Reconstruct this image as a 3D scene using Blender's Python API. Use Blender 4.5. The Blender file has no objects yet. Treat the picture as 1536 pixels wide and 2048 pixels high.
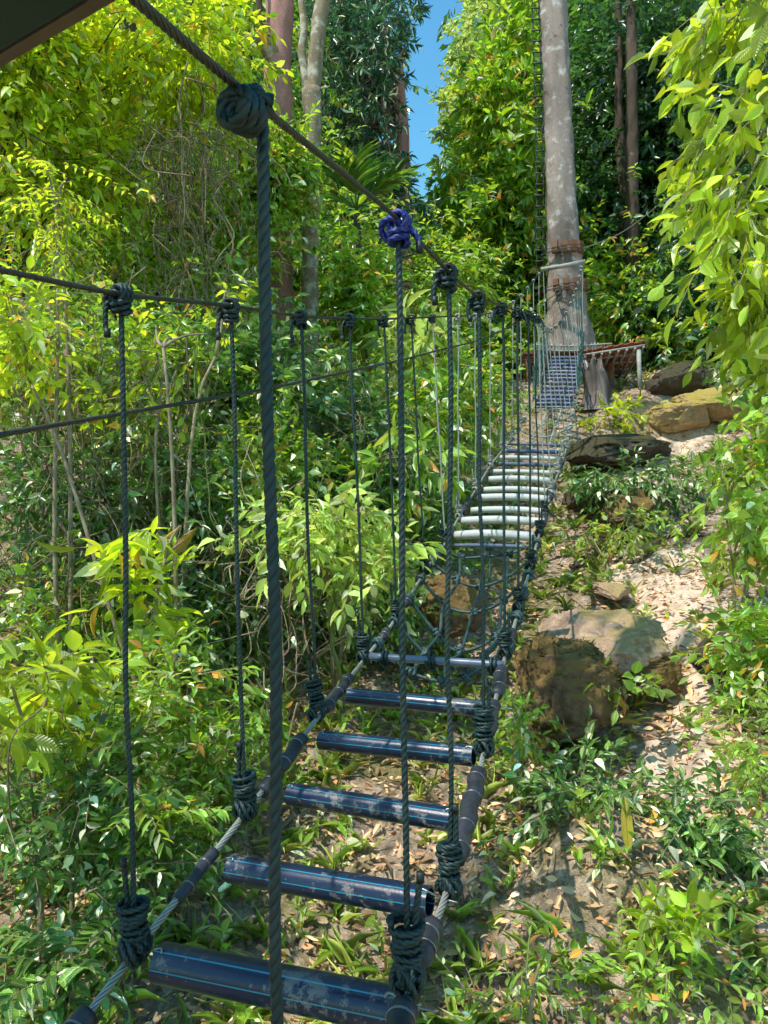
import bpy, math, random
import numpy as np
from mathutils import Vector, Matrix

random.seed(7)
RNG = np.random.default_rng(11)
sc = bpy.context.scene
COL = sc.collection
F = 1500.0
CAM = np.array([0.0, 0.0, 2.0])
rad = math.radians
M3 = np.array((Matrix.Rotation(rad(90 - 1.5), 3, 'X') @ Matrix.Rotation(rad(-1.0), 3, 'Z')))
SUN_EL, SUN_AZ = 62.0, -128.0          # azimuth measured from +Y towards +X
SUN = np.array([math.sin(rad(SUN_AZ)) * math.cos(rad(SUN_EL)), math.cos(rad(SUN_AZ)) * math.cos(rad(SUN_EL)), math.sin(rad(SUN_EL))])


def P(px, py, d):
    return CAM + M3 @ (np.array([(px - 768) / F, (1024 - py) / F, -1.0]) * d)


def project(p):
    q = (np.asarray(p) - CAM) @ M3
    d = np.maximum(-q[..., 2], 1e-3)
    return 768 + q[..., 0] / d * F, 1024 - q[..., 1] / d * F, -q[..., 2]


# ------------------------------------------------------------------ terrain
_tab = np.random.default_rng(3).random((64, 64))


def vnoise(x, y):
    xi = np.floor(x).astype(int); yi = np.floor(y).astype(int)
    fx = x - xi; fy = y - yi
    fx = fx * fx * (3 - 2 * fx); fy = fy * fy * (3 - 2 * fy)
    a = _tab[xi % 64, yi % 64]; b = _tab[(xi + 1) % 64, yi % 64]
    c = _tab[xi % 64, (yi + 1) % 64]; d = _tab[(xi + 1) % 64, (yi + 1) % 64]
    return (a * (1 - fx) + b * fx) * (1 - fy) + (c * (1 - fx) + d * fx) * fy - 0.5


YS = [-300, -10, 0, 2.9, 5, 8, 10, 11.2, 13, 16, 22, 36, 60, 120, 600]
ZS = [-20, -1.2, -0.5, 0.0, 0.6, 1.6, 2.35, 3.2, 3.75, 4.6, 7.5, 15, 20, 24, 30]


def g(x, y):
    x = np.asarray(x, float); y = np.asarray(y, float)
    z = np.interp(y, YS, ZS)
    z = z + 0.22 * np.clip(-x - 1.3, 0, 8) + 0.10 * np.clip(x - 1.6, 0, 10)
    z = z - 0.35 * np.exp(-((x - 0.15 * y) / 1.2) ** 2) * np.clip((y - 3.5) / 3, 0, 1) * np.clip((12 - y) / 2, 0, 1)
    # path trodden into the slope
    amp = np.clip(np.abs(y) / 8, 0.35, 2.5)
    z = z + amp * (0.30 * vnoise(x * .8 + 5, y * .8) + 0.12 * vnoise(x * 2.3, y * 2.3 + 9)) + 0.05 * vnoise(x * 6, y * 6) + 0.025 * vnoise(x * 15, y * 15)
    # earth mound right of the first steps
    z = z + 0.42 * np.exp(-(((x - 0.95) / 0.42) ** 2 + ((y - 3.15) / 0.42) ** 2) ** 1.5)
    return z


def G(px, py):
    """point where the view through a pixel meets the ground"""
    o = CAM; v = P(px, py, 1.0) - CAM
    t = np.concatenate([np.arange(0.6, 20, 0.02), np.arange(20, 80, 0.2)])
    pts = o[None] + v[None] * t[:, None]
    below = pts[:, 2] < g(pts[:, 0], pts[:, 1])
    i = int(np.argmax(below)) if below.any() else len(t) - 1
    p = pts[i].copy(); p[2] = float(g(p[0], p[1]))
    return p


# ------------------------------------------------------------------ mesh helpers
class MB:
    def __init__(s):
        s.v = []; s.f = {}; s.n = 0; s.uv = []

    def add(s, verts, faces, uv=None):
        verts = np.asarray(verts, float)
        for fc in faces:
            fc = np.asarray(fc, int)
            if fc.size: s.f.setdefault(fc.shape[1], []).append(fc + s.n)
        s.v.append(verts); s.n += len(verts)
        s.uv.append(np.zeros((len(verts), 2)) if uv is None else uv)
        return s

    def build(s, name, mat, parent=None, origin=None, smooth=True):
        me = bpy.data.meshes.new(name)
        if origin is None: origin = np.zeros(3)
        v = np.concatenate(s.v) - origin
        uv = np.concatenate(s.uv)
        loops = []; starts = []; tot = []
        st = 0
        for k, L in s.f.items():
            a = np.concatenate(L); loops.append(a.ravel())
            starts.append(st + np.arange(len(a)) * k); tot.append(np.full(len(a), k)); st += a.size
        loops = np.concatenate(loops); starts = np.concatenate(starts); tot = np.concatenate(tot)
        me.vertices.add(len(v)); me.vertices.foreach_set('co', v.astype(np.float32).ravel())
        me.loops.add(len(loops)); me.loops.foreach_set('vertex_index', loops.astype(np.int32))
        me.polygons.add(len(starts)); me.polygons.foreach_set('loop_start', starts.astype(np.int32))
        me.polygons.foreach_set('loop_total', tot.astype(np.int32))
        me.polygons.foreach_set('use_smooth', np.full(len(starts), smooth))
        ul = me.uv_layers.new(name='UVMap')
        ul.data.foreach_set('uv', uv[loops].astype(np.float32).ravel())
        me.update(calc_edges=True); me.validate()
        me.materials.append(mat)
        o = bpy.data.objects.new(name, me); COL.objects.link(o)
        if parent is not None: o.parent = parent
        else: o.location = origin
        return o


def tag(o, label=None, cat=None, group=None, kind=None):
    if label: o['label'] = label
    if cat: o['category'] = cat
    if group: o['group'] = group
    if kind: o['kind'] = kind
    return o


def thing(name, label, cat, loc, group=None):
    e = bpy.data.objects.new(name, None); COL.objects.link(e)
    e.location = tuple(loc); e.empty_display_size = 0.1
    return tag(e, label, cat, group)


def nrm(a):
    a = np.asarray(a, float)
    return a / np.maximum(np.linalg.norm(a, axis=-1, keepdims=True), 1e-9)


def catmull(pts, step):
    pts = np.asarray(pts, float)
    p = np.vstack([2 * pts[0] - pts[1], pts, 2 * pts[-1] - pts[-2]])
    out = []
    for i in range(1, len(p) - 2):
        n = max(1, int(round(np.linalg.norm(p[i + 1] - p[i]) / step)))
        t = (np.arange(n) / n)[:, None]
        a, b, c, d = p[i - 1], p[i], p[i + 1], p[i + 2]
        out.append(0.5 * ((2 * b) + (-a + c) * t + (2 * a - 5 * b + 4 * c - d) * t ** 2 + (-a + 3 * b - 3 * c + d) * t ** 3))
    out.append(p[-2][None])
    return np.vstack(out)


def frames(path):
    T = np.gradient(path, axis=0); T = nrm(T)
    n = len(path)
    N = np.zeros((n, 3))
    ref = np.array([0, 0, 1.0]) if abs(T[0][2]) < 0.9 else np.array([1.0, 0, 0])
    N[0] = nrm(np.cross(T[0], ref))
    for i in range(1, n):
        v = N[i - 1] - T[i] * np.dot(N[i - 1], T[i])
        N[i] = v / max(np.linalg.norm(v), 1e-9)
    return T, N, np.cross(T, N)


def sweep(mb, path, radius, sides=8, lobes=0, lay=0.0, amp=0.0, caps=True):
    path = np.asarray(path, float); n = len(path)
    T, N, B = frames(path)
    r = np.broadcast_to(np.asarray(radius, float), (n,))
    seg = np.r_[0, np.cumsum(np.linalg.norm(np.diff(path, axis=0), axis=1))]
    th = np.arange(sides) / sides * 2 * math.pi
    prof = np.ones(sides)
    if lobes: prof = 1 - amp + amp * np.sqrt(np.abs(np.cos(th * lobes / 2)))
    tw = seg / lay * 2 * math.pi if lay else np.zeros(n)
    a = th[None, :] + tw[:, None]
    rr = r[:, None] * prof[None, :]
    V = path[:, None, :] + (np.cos(a) * rr)[..., None] * N[:, None, :] + (np.sin(a) * rr)[..., None] * B[:, None, :]
    V = V.reshape(-1, 3)
    i = np.arange(n - 1)[:, None] * sides; j = np.arange(sides)[None, :]; j2 = (j + 1) % sides
    q = np.stack([i + j, i + j2, i + sides + j2, i + sides + j], -1).reshape(-1, 4)
    uv = np.stack([np.broadcast_to(th / 6.2832, (n, sides)).ravel(), np.repeat(seg, sides)], -1)
    fs = [q]
    if caps:
        fs.append(np.arange(sides)[None, ::-1]); fs.append((np.arange(sides) + (n - 1) * sides)[None])
    mb.add(V, fs, uv)
    return mb


def rope(mb, pts, R, detail=2, lay=None, step=None, smooth=True):
    lay = lay or R * 6.4
    st = step or lay * 3 / (24 if detail == 2 else 12 if detail == 1 else 6) 
    if detail == 2: st = lay / 9
    elif detail == 1: st = lay / 4
    else: st = max(lay / 2, .06)
    path = catmull(pts, st) if smooth else np.asarray(pts)
    sides = {2: 15, 1: 9, 0: 6}[detail]
    sweep(mb, path, R, sides, 3 if detail else 0, lay if detail else 0, 0.42)
    return mb


def helix(c, axis, r, turns, pitch, n=14, phase=0.0, r2=None):
    axis = nrm(axis); ref = np.array([0, 0, 1.0]) if abs(axis[2]) < .9 else np.array([0, 1.0, 0])
    u = nrm(np.cross(axis, ref)); w = np.cross(axis, u)
    k = int(turns * n) + 1
    t = np.linspace(0, turns, k); a = t * 2 * math.pi + phase
    rr = r if r2 is None else r + (r2 - r) * t / turns
    rr = np.broadcast_to(rr, (k,))
    return np.asarray(c)[None] + (np.cos(a) * rr)[:, None] * u + (np.sin(a) * rr)[:, None] * w + ((t - turns / 2) * pitch)[:, None] * axis


def box(mb, c, size, X=(1, 0, 0), Y=(0, 1, 0), Z=(0, 0, 1)):
    X, Y, Z = [nrm(np.array(a, float)) for a in (X, Y, Z)]
    s = np.array(size) / 2
    vs = [np.asarray(c) + sx * s[0] * X + sy * s[1] * Y + sz * s[2] * Z for sx in (-1, 1) for sy in (-1, 1) for sz in (-1, 1)]
    mb.add(vs, [[(0, 1, 3, 2), (4, 6, 7, 5), (0, 4, 5, 1), (2, 3, 7, 6), (0, 2, 6, 4), (1, 5, 7, 3)]])
    return mb


# ------------------------------------------------------------------ materials
class NT:
    def __init__(s, name):
        s.m = bpy.data.materials.new(name); s.m.use_nodes = True
        s.t = s.m.node_tree; s.n = s.t.nodes; s.n.clear()
        s.out = s.n.new('ShaderNodeOutputMaterial')

    def node(s, typ, **kw):
        x = s.n.new(typ)
        for k, v in kw.items():
            if k.startswith('i_'): s.set(x, k[2:].replace('_', ' '), v)
            else: setattr(x, k, v)
        return x

    def set(s, x, name, v):
        sock = x.inputs[name] if not isinstance(name, int) else x.inputs[name]
        if isinstance(v, bpy.types.NodeSocket): s.t.links.new(v, sock)
        elif isinstance(v, (tuple, list)) and len(v) == 3 and sock.type == 'RGBA': sock.default_value = (*v, 1)
        else: sock.default_value = v

    def math(s, op, a, b=None):
        x = s.n.new('ShaderNodeMath'); x.operation = op
        s.set(x, 0, a)
        if b is not None: s.set(x, 1, b)
        return x.outputs[0]

    def noise(s, vec, scale, detail=4, rough=.6):
        x = s.node('ShaderNodeTexNoise', i_Scale=scale, i_Detail=detail, i_Roughness=rough)
        if vec is not None: s.set(x, 'Vector', vec)
        return x.outputs['Fac']

    def ramp(s, fac, stops, interp='LINEAR'):
        x = s.n.new('ShaderNodeValToRGB'); s.set(x, 'Fac', fac)
        cr = x.color_ramp; cr.interpolation = interp
        while len(cr.elements) < len(stops): cr.elements.new(0.5)
        for e, (p, c) in zip(cr.elements, stops):
            e.position = p; e.color = (*c, 1) if len(c) == 3 else c
        return x.outputs['Color']

    def mix(s, fac, a, b, mode='MIX'):
        x = s.n.new('ShaderNodeMix'); x.data_type = 'RGBA'; x.blend_type = mode
        s.set(x, 0, fac); s.set(x, 6, a); s.set(x, 7, b)
        return x.outputs[2]

    def bump(s, h, strength=.5, dist=.02):
        x = s.node('ShaderNodeBump', i_Strength=strength, i_Distance=dist); s.set(x, 'Height', h)
        return x.outputs['Normal']

    def bsdf(s, color, rough=.7, normal=None, spec=.5, metal=0.0, **kw):
        x = s.n.new('ShaderNodeBsdfPrincipled')
        s.set(x, 'Base Color', color); s.set(x, 'Roughness', rough); s.set(x, 'Metallic', metal)
        s.set(x, 'Specular IOR Level', spec)
        if normal is not None: s.set(x, 'Normal', normal)
        return x.outputs[0]

    def done(s, sh):
        s.t.links.new(sh, s.out.inputs[0]); return s.m

    def obj(s): return s.node('ShaderNodeTexCoord').outputs['Object']
    def uv(s): return s.node('ShaderNodeTexCoord').outputs['UV']
    def geo(s): return s.node('ShaderNodeNewGeometry')


def grey(v): return (v, v, v)


def leaf_mat(name, cols, trans, tr_amt=.45, rough=.4, odd=None, veins=False, spec=.9, gain=3.6):
    t = NT(name)
    rnd = t.geo().outputs['Random Per Island']
    n = len(cols)
    stops = [(i / (n - 1) * (.93 if odd else 1.0), c) for i, c in enumerate(cols)]
    if odd: stops += [(.955, odd)]
    col = t.ramp(rnd, stops)
    pos = t.node('ShaderNodeNewGeometry').outputs['Position']
    patch = t.noise(pos, 1.3, 2)
    col = t.mix(1.0, col, t.ramp(patch, [(.3, grey(.65)), (.7, grey(1.35))]), 'MULTIPLY')
    r2 = t.math('FRACT', t.math('MULTIPLY', rnd, 17.3))
    tc = t.mix(r2, trans[0], trans[1])
    col = t.mix(t.math('MULTIPLY', t.math('GREATER_THAN', t.math('FRACT', t.math('MULTIPLY', rnd, 91.3)), .925 if gain > 2.1 else 2.0), .85), col, (.42, .46, .42))  # sun glare painted in: a random share of leaves gets near-white colour
    if odd: tc = t.mix(t.math('GREATER_THAN', rnd, .94), tc, tuple(min(1, c * 2.2) for c in odd))
    nor = None
    if veins:
        sep = t.node('ShaderNodeSeparateXYZ'); t.set(sep, 0, t.uv())
        u = t.math('ABSOLUTE', t.math('SUBTRACT', sep.outputs[0], .5))
        mid = t.math('LESS_THAN', u, .035)
        w = t.math('SINE', t.math('MULTIPLY', t.math('SUBTRACT', sep.outputs[1], t.math('MULTIPLY', u, .5)), 62.0))
        vein = t.math('MAXIMUM', mid, t.math('MULTIPLY', t.math('GREATER_THAN', w, .82), .6))
        col = t.mix(t.math('MULTIPLY', vein, .45), col, (.25, .34, .10))
        tc = t.mix(t.math('MULTIPLY', vein, .5), tc, (.5, .62, .2))
        nor = t.bump(w, .35, .004)
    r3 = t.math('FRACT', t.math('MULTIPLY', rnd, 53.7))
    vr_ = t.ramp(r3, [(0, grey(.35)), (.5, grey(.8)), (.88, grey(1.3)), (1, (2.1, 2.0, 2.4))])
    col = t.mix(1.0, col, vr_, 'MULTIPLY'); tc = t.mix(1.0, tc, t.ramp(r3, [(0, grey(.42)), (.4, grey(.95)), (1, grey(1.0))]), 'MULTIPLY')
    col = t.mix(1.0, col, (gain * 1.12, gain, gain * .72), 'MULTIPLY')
    p = t.bsdf(col, rough, nor, spec)
    tr = t.n.new('ShaderNodeBsdfTranslucent'); t.set(tr, 'Color', tc)
    mx = t.n.new('ShaderNodeMixShader'); t.set(mx, 0, tr_amt); t.set(mx, 1, p); t.set(mx, 2, tr.outputs[0])
    return t.done(mx.outputs[0])


def bark_mat(name, a, b, patchcol, patch=.55, scale=6, bump=.6):
    t = NT(name); o = t.obj()
    mp = t.node('ShaderNodeMapping'); t.set(mp, 'Vector', o); mp.inputs['Scale'].default_value = (1, 1, .35)
    n1 = t.noise(mp.outputs[0], scale, 6, .7)
    n2 = t.noise(o, scale * 1.1, 5, .65)
    n3 = t.noise(o, scale * 9, 4, .7)
    col = t.mix(n1, a, b)
    col = t.mix(t.ramp(n2, [(patch, grey(0)), (patch + .13, grey(.9))]), col, patchcol)
    col = t.mix(t.ramp(n2, [(.30, grey(.8)), (.36, grey(0))]), col, tuple(x * .35 for x in a))
    n4 = t.noise(mp.outputs[0], 1.6, 5, .6)
    col = t.mix(.5, col, t.ramp(n3, [(.3, grey(.5)), (.7, grey(1.3))]), 'MULTIPLY')
    col = t.mix(1.0, col, t.ramp(n4, [(.32, grey(.45)), (.5, grey(.95)), (.68, grey(1.35))]), 'MULTIPLY')
    return t.done(t.bsdf(col, .85, t.bump(t.math('ADD', n1, t.math('MULTIPLY', n3, .4)), bump, .03), .2))


def plain_mat(name, a, b, scale=20, rough=.7, bump=.3, spec=.4, metal=0, dist=.01):
    t = NT(name); o = t.obj(); n = t.noise(o, scale, 5, .65)
    return t.done(t.bsdf(t.mix(t.ramp(n, [(.3, grey(0)), (.7, grey(1))]), a, b), rough, t.bump(n, bump, dist), spec, metal))


MAT = {}
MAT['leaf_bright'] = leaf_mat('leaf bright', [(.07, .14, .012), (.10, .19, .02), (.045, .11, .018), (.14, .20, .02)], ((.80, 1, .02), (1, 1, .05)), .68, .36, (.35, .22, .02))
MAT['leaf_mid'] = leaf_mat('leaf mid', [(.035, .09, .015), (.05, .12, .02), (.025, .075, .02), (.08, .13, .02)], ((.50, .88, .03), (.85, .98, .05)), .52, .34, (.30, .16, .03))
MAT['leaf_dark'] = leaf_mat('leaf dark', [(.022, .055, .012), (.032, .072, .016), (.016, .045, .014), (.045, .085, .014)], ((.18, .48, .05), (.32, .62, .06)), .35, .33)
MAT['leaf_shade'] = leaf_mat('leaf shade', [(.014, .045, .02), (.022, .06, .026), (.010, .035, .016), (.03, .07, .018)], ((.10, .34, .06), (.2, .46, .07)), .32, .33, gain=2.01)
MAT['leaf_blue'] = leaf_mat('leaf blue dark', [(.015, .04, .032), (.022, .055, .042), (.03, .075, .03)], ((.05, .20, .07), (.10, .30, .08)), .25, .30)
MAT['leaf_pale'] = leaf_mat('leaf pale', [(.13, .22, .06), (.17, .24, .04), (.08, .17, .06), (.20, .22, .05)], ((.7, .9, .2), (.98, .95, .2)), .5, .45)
MAT['leaf_big'] = leaf_mat('leaf big veined', [(.06, .13, .012), (.09, .17, .02), (.12, .18, .015)], ((.80, .95, .02), (.98, .98, .03)), .58, .30, None, True, .6)
MAT['leaf_herb'] = leaf_mat('leaf herb', [(.05, .13, .02), (.08, .17, .025), (.035, .09, .02), (.12, .20, .03)], ((.60, .95, .04), (.92, 1, .08)), .52, .36, (.32, .14, .03), True)
MAT['leaf_herbdark'] = leaf_mat('leaf herb dark', [(.028, .070, .014), (.042, .090, .018), (.020, .055, .016)], ((.10, .35, .05), (.2, .48, .06)), .32, .32, None, True)
MAT['grass'] = leaf_mat('grass', [(.07, .13, .02), (.12, .18, .03), (.16, .17, .05)], ((.35, .6, .06), (.55, .65, .1)), .4, .5)
MAT['litter'] = leaf_mat('litter', [(.24, .14, .09), (.38, .25, .17), (.48, .36, .27), (.52, .41, .32), (.30, .15, .09), (.40, .20, .10), (.20, .13, .085)], ((.30, .14, .06), (.4, .2, .08)), .12, .6, gain=1.75)
MAT['litter_dry'] = leaf_mat('litter straw', [(.30, .22, .12), (.42, .32, .20), (.22, .14, .08)], ((.4, .3, .14), (.5, .36, .2)), .15, .6, gain=1.5)
MAT['dead_moss'] = leaf_mat('dry moss', [(.12, .08, .03), (.22, .16, .06), (.16, .15, .04), (.10, .06, .03)], ((.3, .25, .08), (.4, .3, .1)), .2, .7, gain=1.3, spec=.2)
MAT['bark_red'] = bark_mat('bark red mottled', (.25, .18, .155), (.42, .34, .30), (.66, .60, .56), .54, 5, .8)
MAT['bark_pink'] = bark_mat('bark pink', (.42, .19, .16), (.55, .30, .26), (.6, .42, .36), .66, 4, .4)
MAT['bark_mottled'] = bark_mat('bark mottled', (.24, .17, .10), (.38, .30, .20), (.62, .58, .48), .50, 9)
MAT['bark_dark'] = bark_mat('bark dark', (.07, .05, .035), (.13, .09, .065), (.22, .19, .15), .62, 8)
MAT['twig'] = plain_mat('twig', (.16, .11, .06), (.42, .34, .22), 15, .8)
MAT['vine'] = plain_mat('vine', (.11, .075, .04), (.25, .19, .11), 12, .8)
MAT['vine_green'] = plain_mat('green stem', (.10, .14, .03), (.20, .22, .06), 12, .6)


def rope_mat(name, a, b, dust, scale=260):
    t = NT(name); o = t.obj()
    n = t.noise(o, scale, 3, .7); n2 = t.noise(o, 9, 4, .6)
    col = t.mix(n, a, b)
    col = t.mix(t.ramp(n2, [(.45, grey(0)), (.75, grey(.7))]), col, dust)
    sp = t.node('ShaderNodeSeparateXYZ'); t.set(sp, 0, t.uv())
    gr = t.math('ABSOLUTE', t.math('COSINE', t.math('MULTIPLY', sp.outputs[0], 9.42478)))
    col = t.mix(t.ramp(gr, [(.12, grey(.93)), (.62, grey(0))]), col, tuple(c * .12 for c in a))
    return t.done(t.bsdf(col, .5, t.bump(n, .35, .002), .45))


MAT['rope'] = rope_mat('rope dark teal', (.004, .020, .021), (.013, .047, .048), (.06, .08, .068))
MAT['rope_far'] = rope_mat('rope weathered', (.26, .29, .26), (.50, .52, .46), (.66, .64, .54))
MAT['rope_blue'] = rope_mat('rope blue', (.004, .010, .16), (.008, .03, .34), (.05, .06, .22))
MAT['rope_green'] = rope_mat('rope green', (.01, .07, .065), (.03, .14, .12), (.12, .17, .15))
MAT['rope_net'] = rope_mat('rope net', (.012, .045, .05), (.04, .10, .105), (.13, .17, .15))
def cable_mat(name, a, b, metal):
    t = NT(name); n = t.noise(t.obj(), 60, 4, .6)
    sp = t.node('ShaderNodeSeparateXYZ'); t.set(sp, 0, t.uv())
    gr = t.math('ABSOLUTE', t.math('COSINE', t.math('MULTIPLY', sp.outputs[0], 18.8496)))
    col = t.mix(t.ramp(gr, [(.15, grey(.95)), (.6, grey(0))]), t.mix(n, a, b), tuple(c * .15 for c in a))
    return t.done(t.bsdf(col, .45, t.bump(n, .3, .002), .5, metal))


MAT['cable'] = cable_mat('steel cable greasy', (.035, .034, .028), (.11, .10, .08), .3)
MAT['cable_foot'] = cable_mat('steel cable galvanised', (.30, .30, .26), (.55, .54, .48), .4)
MAT['rubber'] = plain_mat('rubber', (.010, .012, .018), (.045, .045, .055), 18, .5, .5, .5)
MAT['wire'] = plain_mat('tie wire', (.16, .16, .17), (.34, .34, .34), 30, .35, .2, .5, .8)
MAT['cap'] = plain_mat('rope end', (.005, .008, .01), (.02, .03, .03), 60, .5)


def pipe_mat(name, base, cover, cov=.56, stripes=True, rough=.28):
    t = NT(name); o = t.obj()
    oi = t.node('ShaderNodeObjectInfo').outputs['Random']; cb = t.n.new('ShaderNodeCombineXYZ')
    t.set(cb, 0, t.math('MULTIPLY', oi, 37.0)); t.set(cb, 1, t.math('MULTIPLY', oi, 11.0))
    va = t.n.new('ShaderNodeVectorMath'); t.set(va, 0, o); t.set(va, 1, cb.outputs[0]); ov = va.outputs[0]
    n = t.noise(ov, 26, 10, .78); n2 = t.noise(ov, 120, 4, .7); n3 = t.noise(ov, 4.2, 3, .6)
    sep = t.node('ShaderNodeSeparateXYZ'); t.set(sep, 0, o)
    ang = t.math('ARCTAN2', sep.outputs[2], sep.outputs[1])
    col = base
    if stripes:
        ss = None
        for a0 in (2.05, .95, -.55, 2.95):
            m = t.math('LESS_THAN', t.math('ABSOLUTE', t.math('SUBTRACT', ang, a0)), .035)
            ss = m if ss is None else t.math('MAXIMUM', ss, m)
        col = t.mix(ss, col, (.015, .22, .30))
    blot = t.ramp(t.math('ADD', t.math('MULTIPLY', n, .75), t.math('MULTIPLY', n3, .3)), [(cov, grey(0)), (cov + .035, grey(1))])
    side = t.ramp(t.math('ADD', t.math('MULTIPLY', sep.outputs[2], 9.0), .5), [(.15, grey(.9)), (.95, grey(.30))])
    fac = t.math('MULTIPLY', blot, side)
    col = t.mix(fac, col, t.mix(n2, cover, tuple(c * .4 for c in cover)))
    r = t.math('ADD', t.math('MULTIPLY', fac, .45), rough)
    return t.done(t.bsdf(col, r, t.bump(n2, .12, .003), .6))


MAT['pipe'] = pipe_mat('pipe navy', (.008, .016, .045), (.40, .36, .29))
MAT['pipe_pale'] = pipe_mat('pipe pale weathered', (.40, .42, .44), (.88, .86, .76), .30, False, .45)
MAT['pipe_thin'] = pipe_mat('pipe thin grey', (.10, .13, .19), (.22, .23, .25), .60, False, .35)
MAT['pipe_blue'] = pipe_mat('pipe blue far', (.03, .06, .16), (.26, .27, .30), .52, False, .35)


def rock_mat(name, a, b, moss, mossamt=.5):
    t = NT(name); o = t.obj()
    n = t.noise(o, 3, 8, .7); n2 = t.noise(o, 22, 6, .7); n3 = t.noise(o, 1.7, 4, .6)
    col = t.mix(t.ramp(n, [(.3, grey(0)), (.7, grey(1))]), a, b)
    col = t.mix(.6, col, t.ramp(n2, [(.3, grey(.45)), (.72, grey(1.4))]), 'MULTIPLY')
    sep = t.node('ShaderNodeSeparateXYZ'); t.set(sep, 0, t.geo().outputs['Normal'])
    m = t.math('ADD', t.math('MULTIPLY', sep.outputs[2], .45), n3)
    col = t.mix(t.ramp(m, [(1 - mossamt, grey(0)), (1.12 - mossamt, grey(.9))]), col, t.mix(n2, moss, tuple(c * .5 for c in moss)))
    return t.done(t.bsdf(col, .9, t.bump(t.math('ADD', n, t.math('MULTIPLY', n2, .5)), .8, .05), .2))


MAT['rock'] = rock_mat('rock warm', (.36, .22, .15), (.66, .48, .36), (.50, .36, .14), .20)
MAT['rock_moss'] = rock_mat('rock mossy', (.13, .07, .045), (.32, .20, .13), (.27, .17, .055), .48)
MAT['mound'] = rock_mat('earth mound', (.22, .14, .09), (.40, .28, .19), (.42, .25, .08), .48)
MAT['rock_dark'] = rock_mat('rock dark', (.07, .055, .045), (.15, .12, .10), (.09, .08, .03), .35)
MAT['rock_orange'] = rock_mat('rock orange', (.44, .27, .14), (.6, .44, .26), (.50, .38, .08), .46)


def ground_mat():
    t = NT('forest floor'); p = t.geo().outputs['Position']
    n = t.noise(p, 1.1, 6, .65); n2 = t.noise(p, 14, 6, .7); n3 = t.noise(p, 70, 3, .7)
    col = t.ramp(n2, [(.25, (.11, .075, .05)), (.5, (.42, .30, .21)), (.75, (.78, .62, .50))])
    col = t.mix(t.ramp(n, [(.5, grey(0)), (.62, grey(.75))]), col, t.mix(n2, (.09, .10, .02), (.24, .22, .06)))
    col = t.mix(.6, col, t.ramp(n3, [(.3, grey(.5)), (.7, grey(1.4))]), 'MULTIPLY')
    return t.done(t.bsdf(col, .95, t.bump(t.math('ADD', n2, t.math('MULTIPLY', n3, .5)), .9, .04), .15))


MAT['ground'] = ground_mat()

# ------------------------------------------------------------------ foliage
def leaf_template(kind):
    if kind == 'far':
        v = np.array([(0, 0, 0), (-.5, .42, .10), (0, 1, -.12), (.5, .42, .10)], float)
        return v, [np.array([(0, 3, 2), (0, 2, 1)])]
    if kind == 'near':
        ys = [0, .12, .36, .64, .86, 1.0]; ws = [0, .26, .5, .42, .17, 0]
    else:
        ys = [0, .30, .66, 1.0]; ws = [0, .5, .38, 0]
    v = [(0, 0, 0)]
    for y, w in zip(ys[1:-1], ws[1:-1]):
        z = -.22 * y * y
        v += [(-w, y, z + .16 * w), (0, y, z - .02), (w, y, z + .16 * w)]
    v.append((0, 1, -.26))
    k = len(ys) - 2
    tr = [(0, 2, 1), (0, 3, 2), (3 * k + 1, 3 * k - 2, 3 * k - 1), (3 * k + 1, 3 * k - 1, 3 * k)]
    q = []
    for i in range(k - 1):
        a = 1 + 3 * i
        q += [(a, a + 1, a + 4, a + 3), (a + 1, a + 2, a + 5, a + 4)]
    return np.array(v, float), [np.array(tr), np.array(q)]


TPL = {k: leaf_template(k) for k in ('far', 'mid', 'near')}


def put_leaves(mb, pos, D, N, length, width, kind='mid', curl=1.0):
    """pos, D (leaf axis), N (approx normal): n x 3"""
    tv, tf = TPL[kind]
    D = nrm(D); X = nrm(np.cross(D, N)); Z = np.cross(X, D)
    n = len(pos); length = np.broadcast_to(length, (n,)); width = np.broadcast_to(width, (n,))
    c = np.broadcast_to(curl, (n,))
    V = pos[:, None] + (tv[:, 0][None] * (length * width)[:, None])[..., None] * X[:, None] + (tv[:, 1][None] * length[:, None])[..., None] * D[:, None] + (tv[:, 2][None] * (length * c)[:, None])[..., None] * Z[:, None]
    k = len(tv); off = (np.arange(n) * k)[:, None, None]
    fs = [(f[None] + off).reshape(-1, f.shape[1]) for f in tf]
    uv1 = np.stack([tv[:, 0] + .5, tv[:, 1]], -1)
    mb.add(V.reshape(-1, 3), fs, np.tile(uv1, (n, 1)))


def put_twigs(mb, A, B, ra, rb):
    """thin three sided twigs A->B"""
    A = np.asarray(A); B = np.asarray(B); n = len(A)
    T = nrm(B - A); ref = np.where(np.abs(T[:, 2:3]) < .9, np.array([[0, 0, 1.0]]), np.array([[1.0, 0, 0]]))
    U = nrm(np.cross(T, ref)); W = np.cross(T, U)
    V = []
    for base, r in ((A, ra), (B, rb)):
        r = np.broadcast_to(r, (n,))[:, None]
        for k in range(3):
            a = k * 2.0944
            V.append(base + (math.cos(a) * U + math.sin(a) * W) * r)
    V = np.stack(V, 1)
    q = np.array([(0, 1, 4, 3), (1, 2, 5, 4), (2, 0, 3, 5)])
    mb.add(V.reshape(-1, 3), [(q[None] + (np.arange(n) * 6)[:, None, None]).reshape(-1, 4)])


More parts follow.
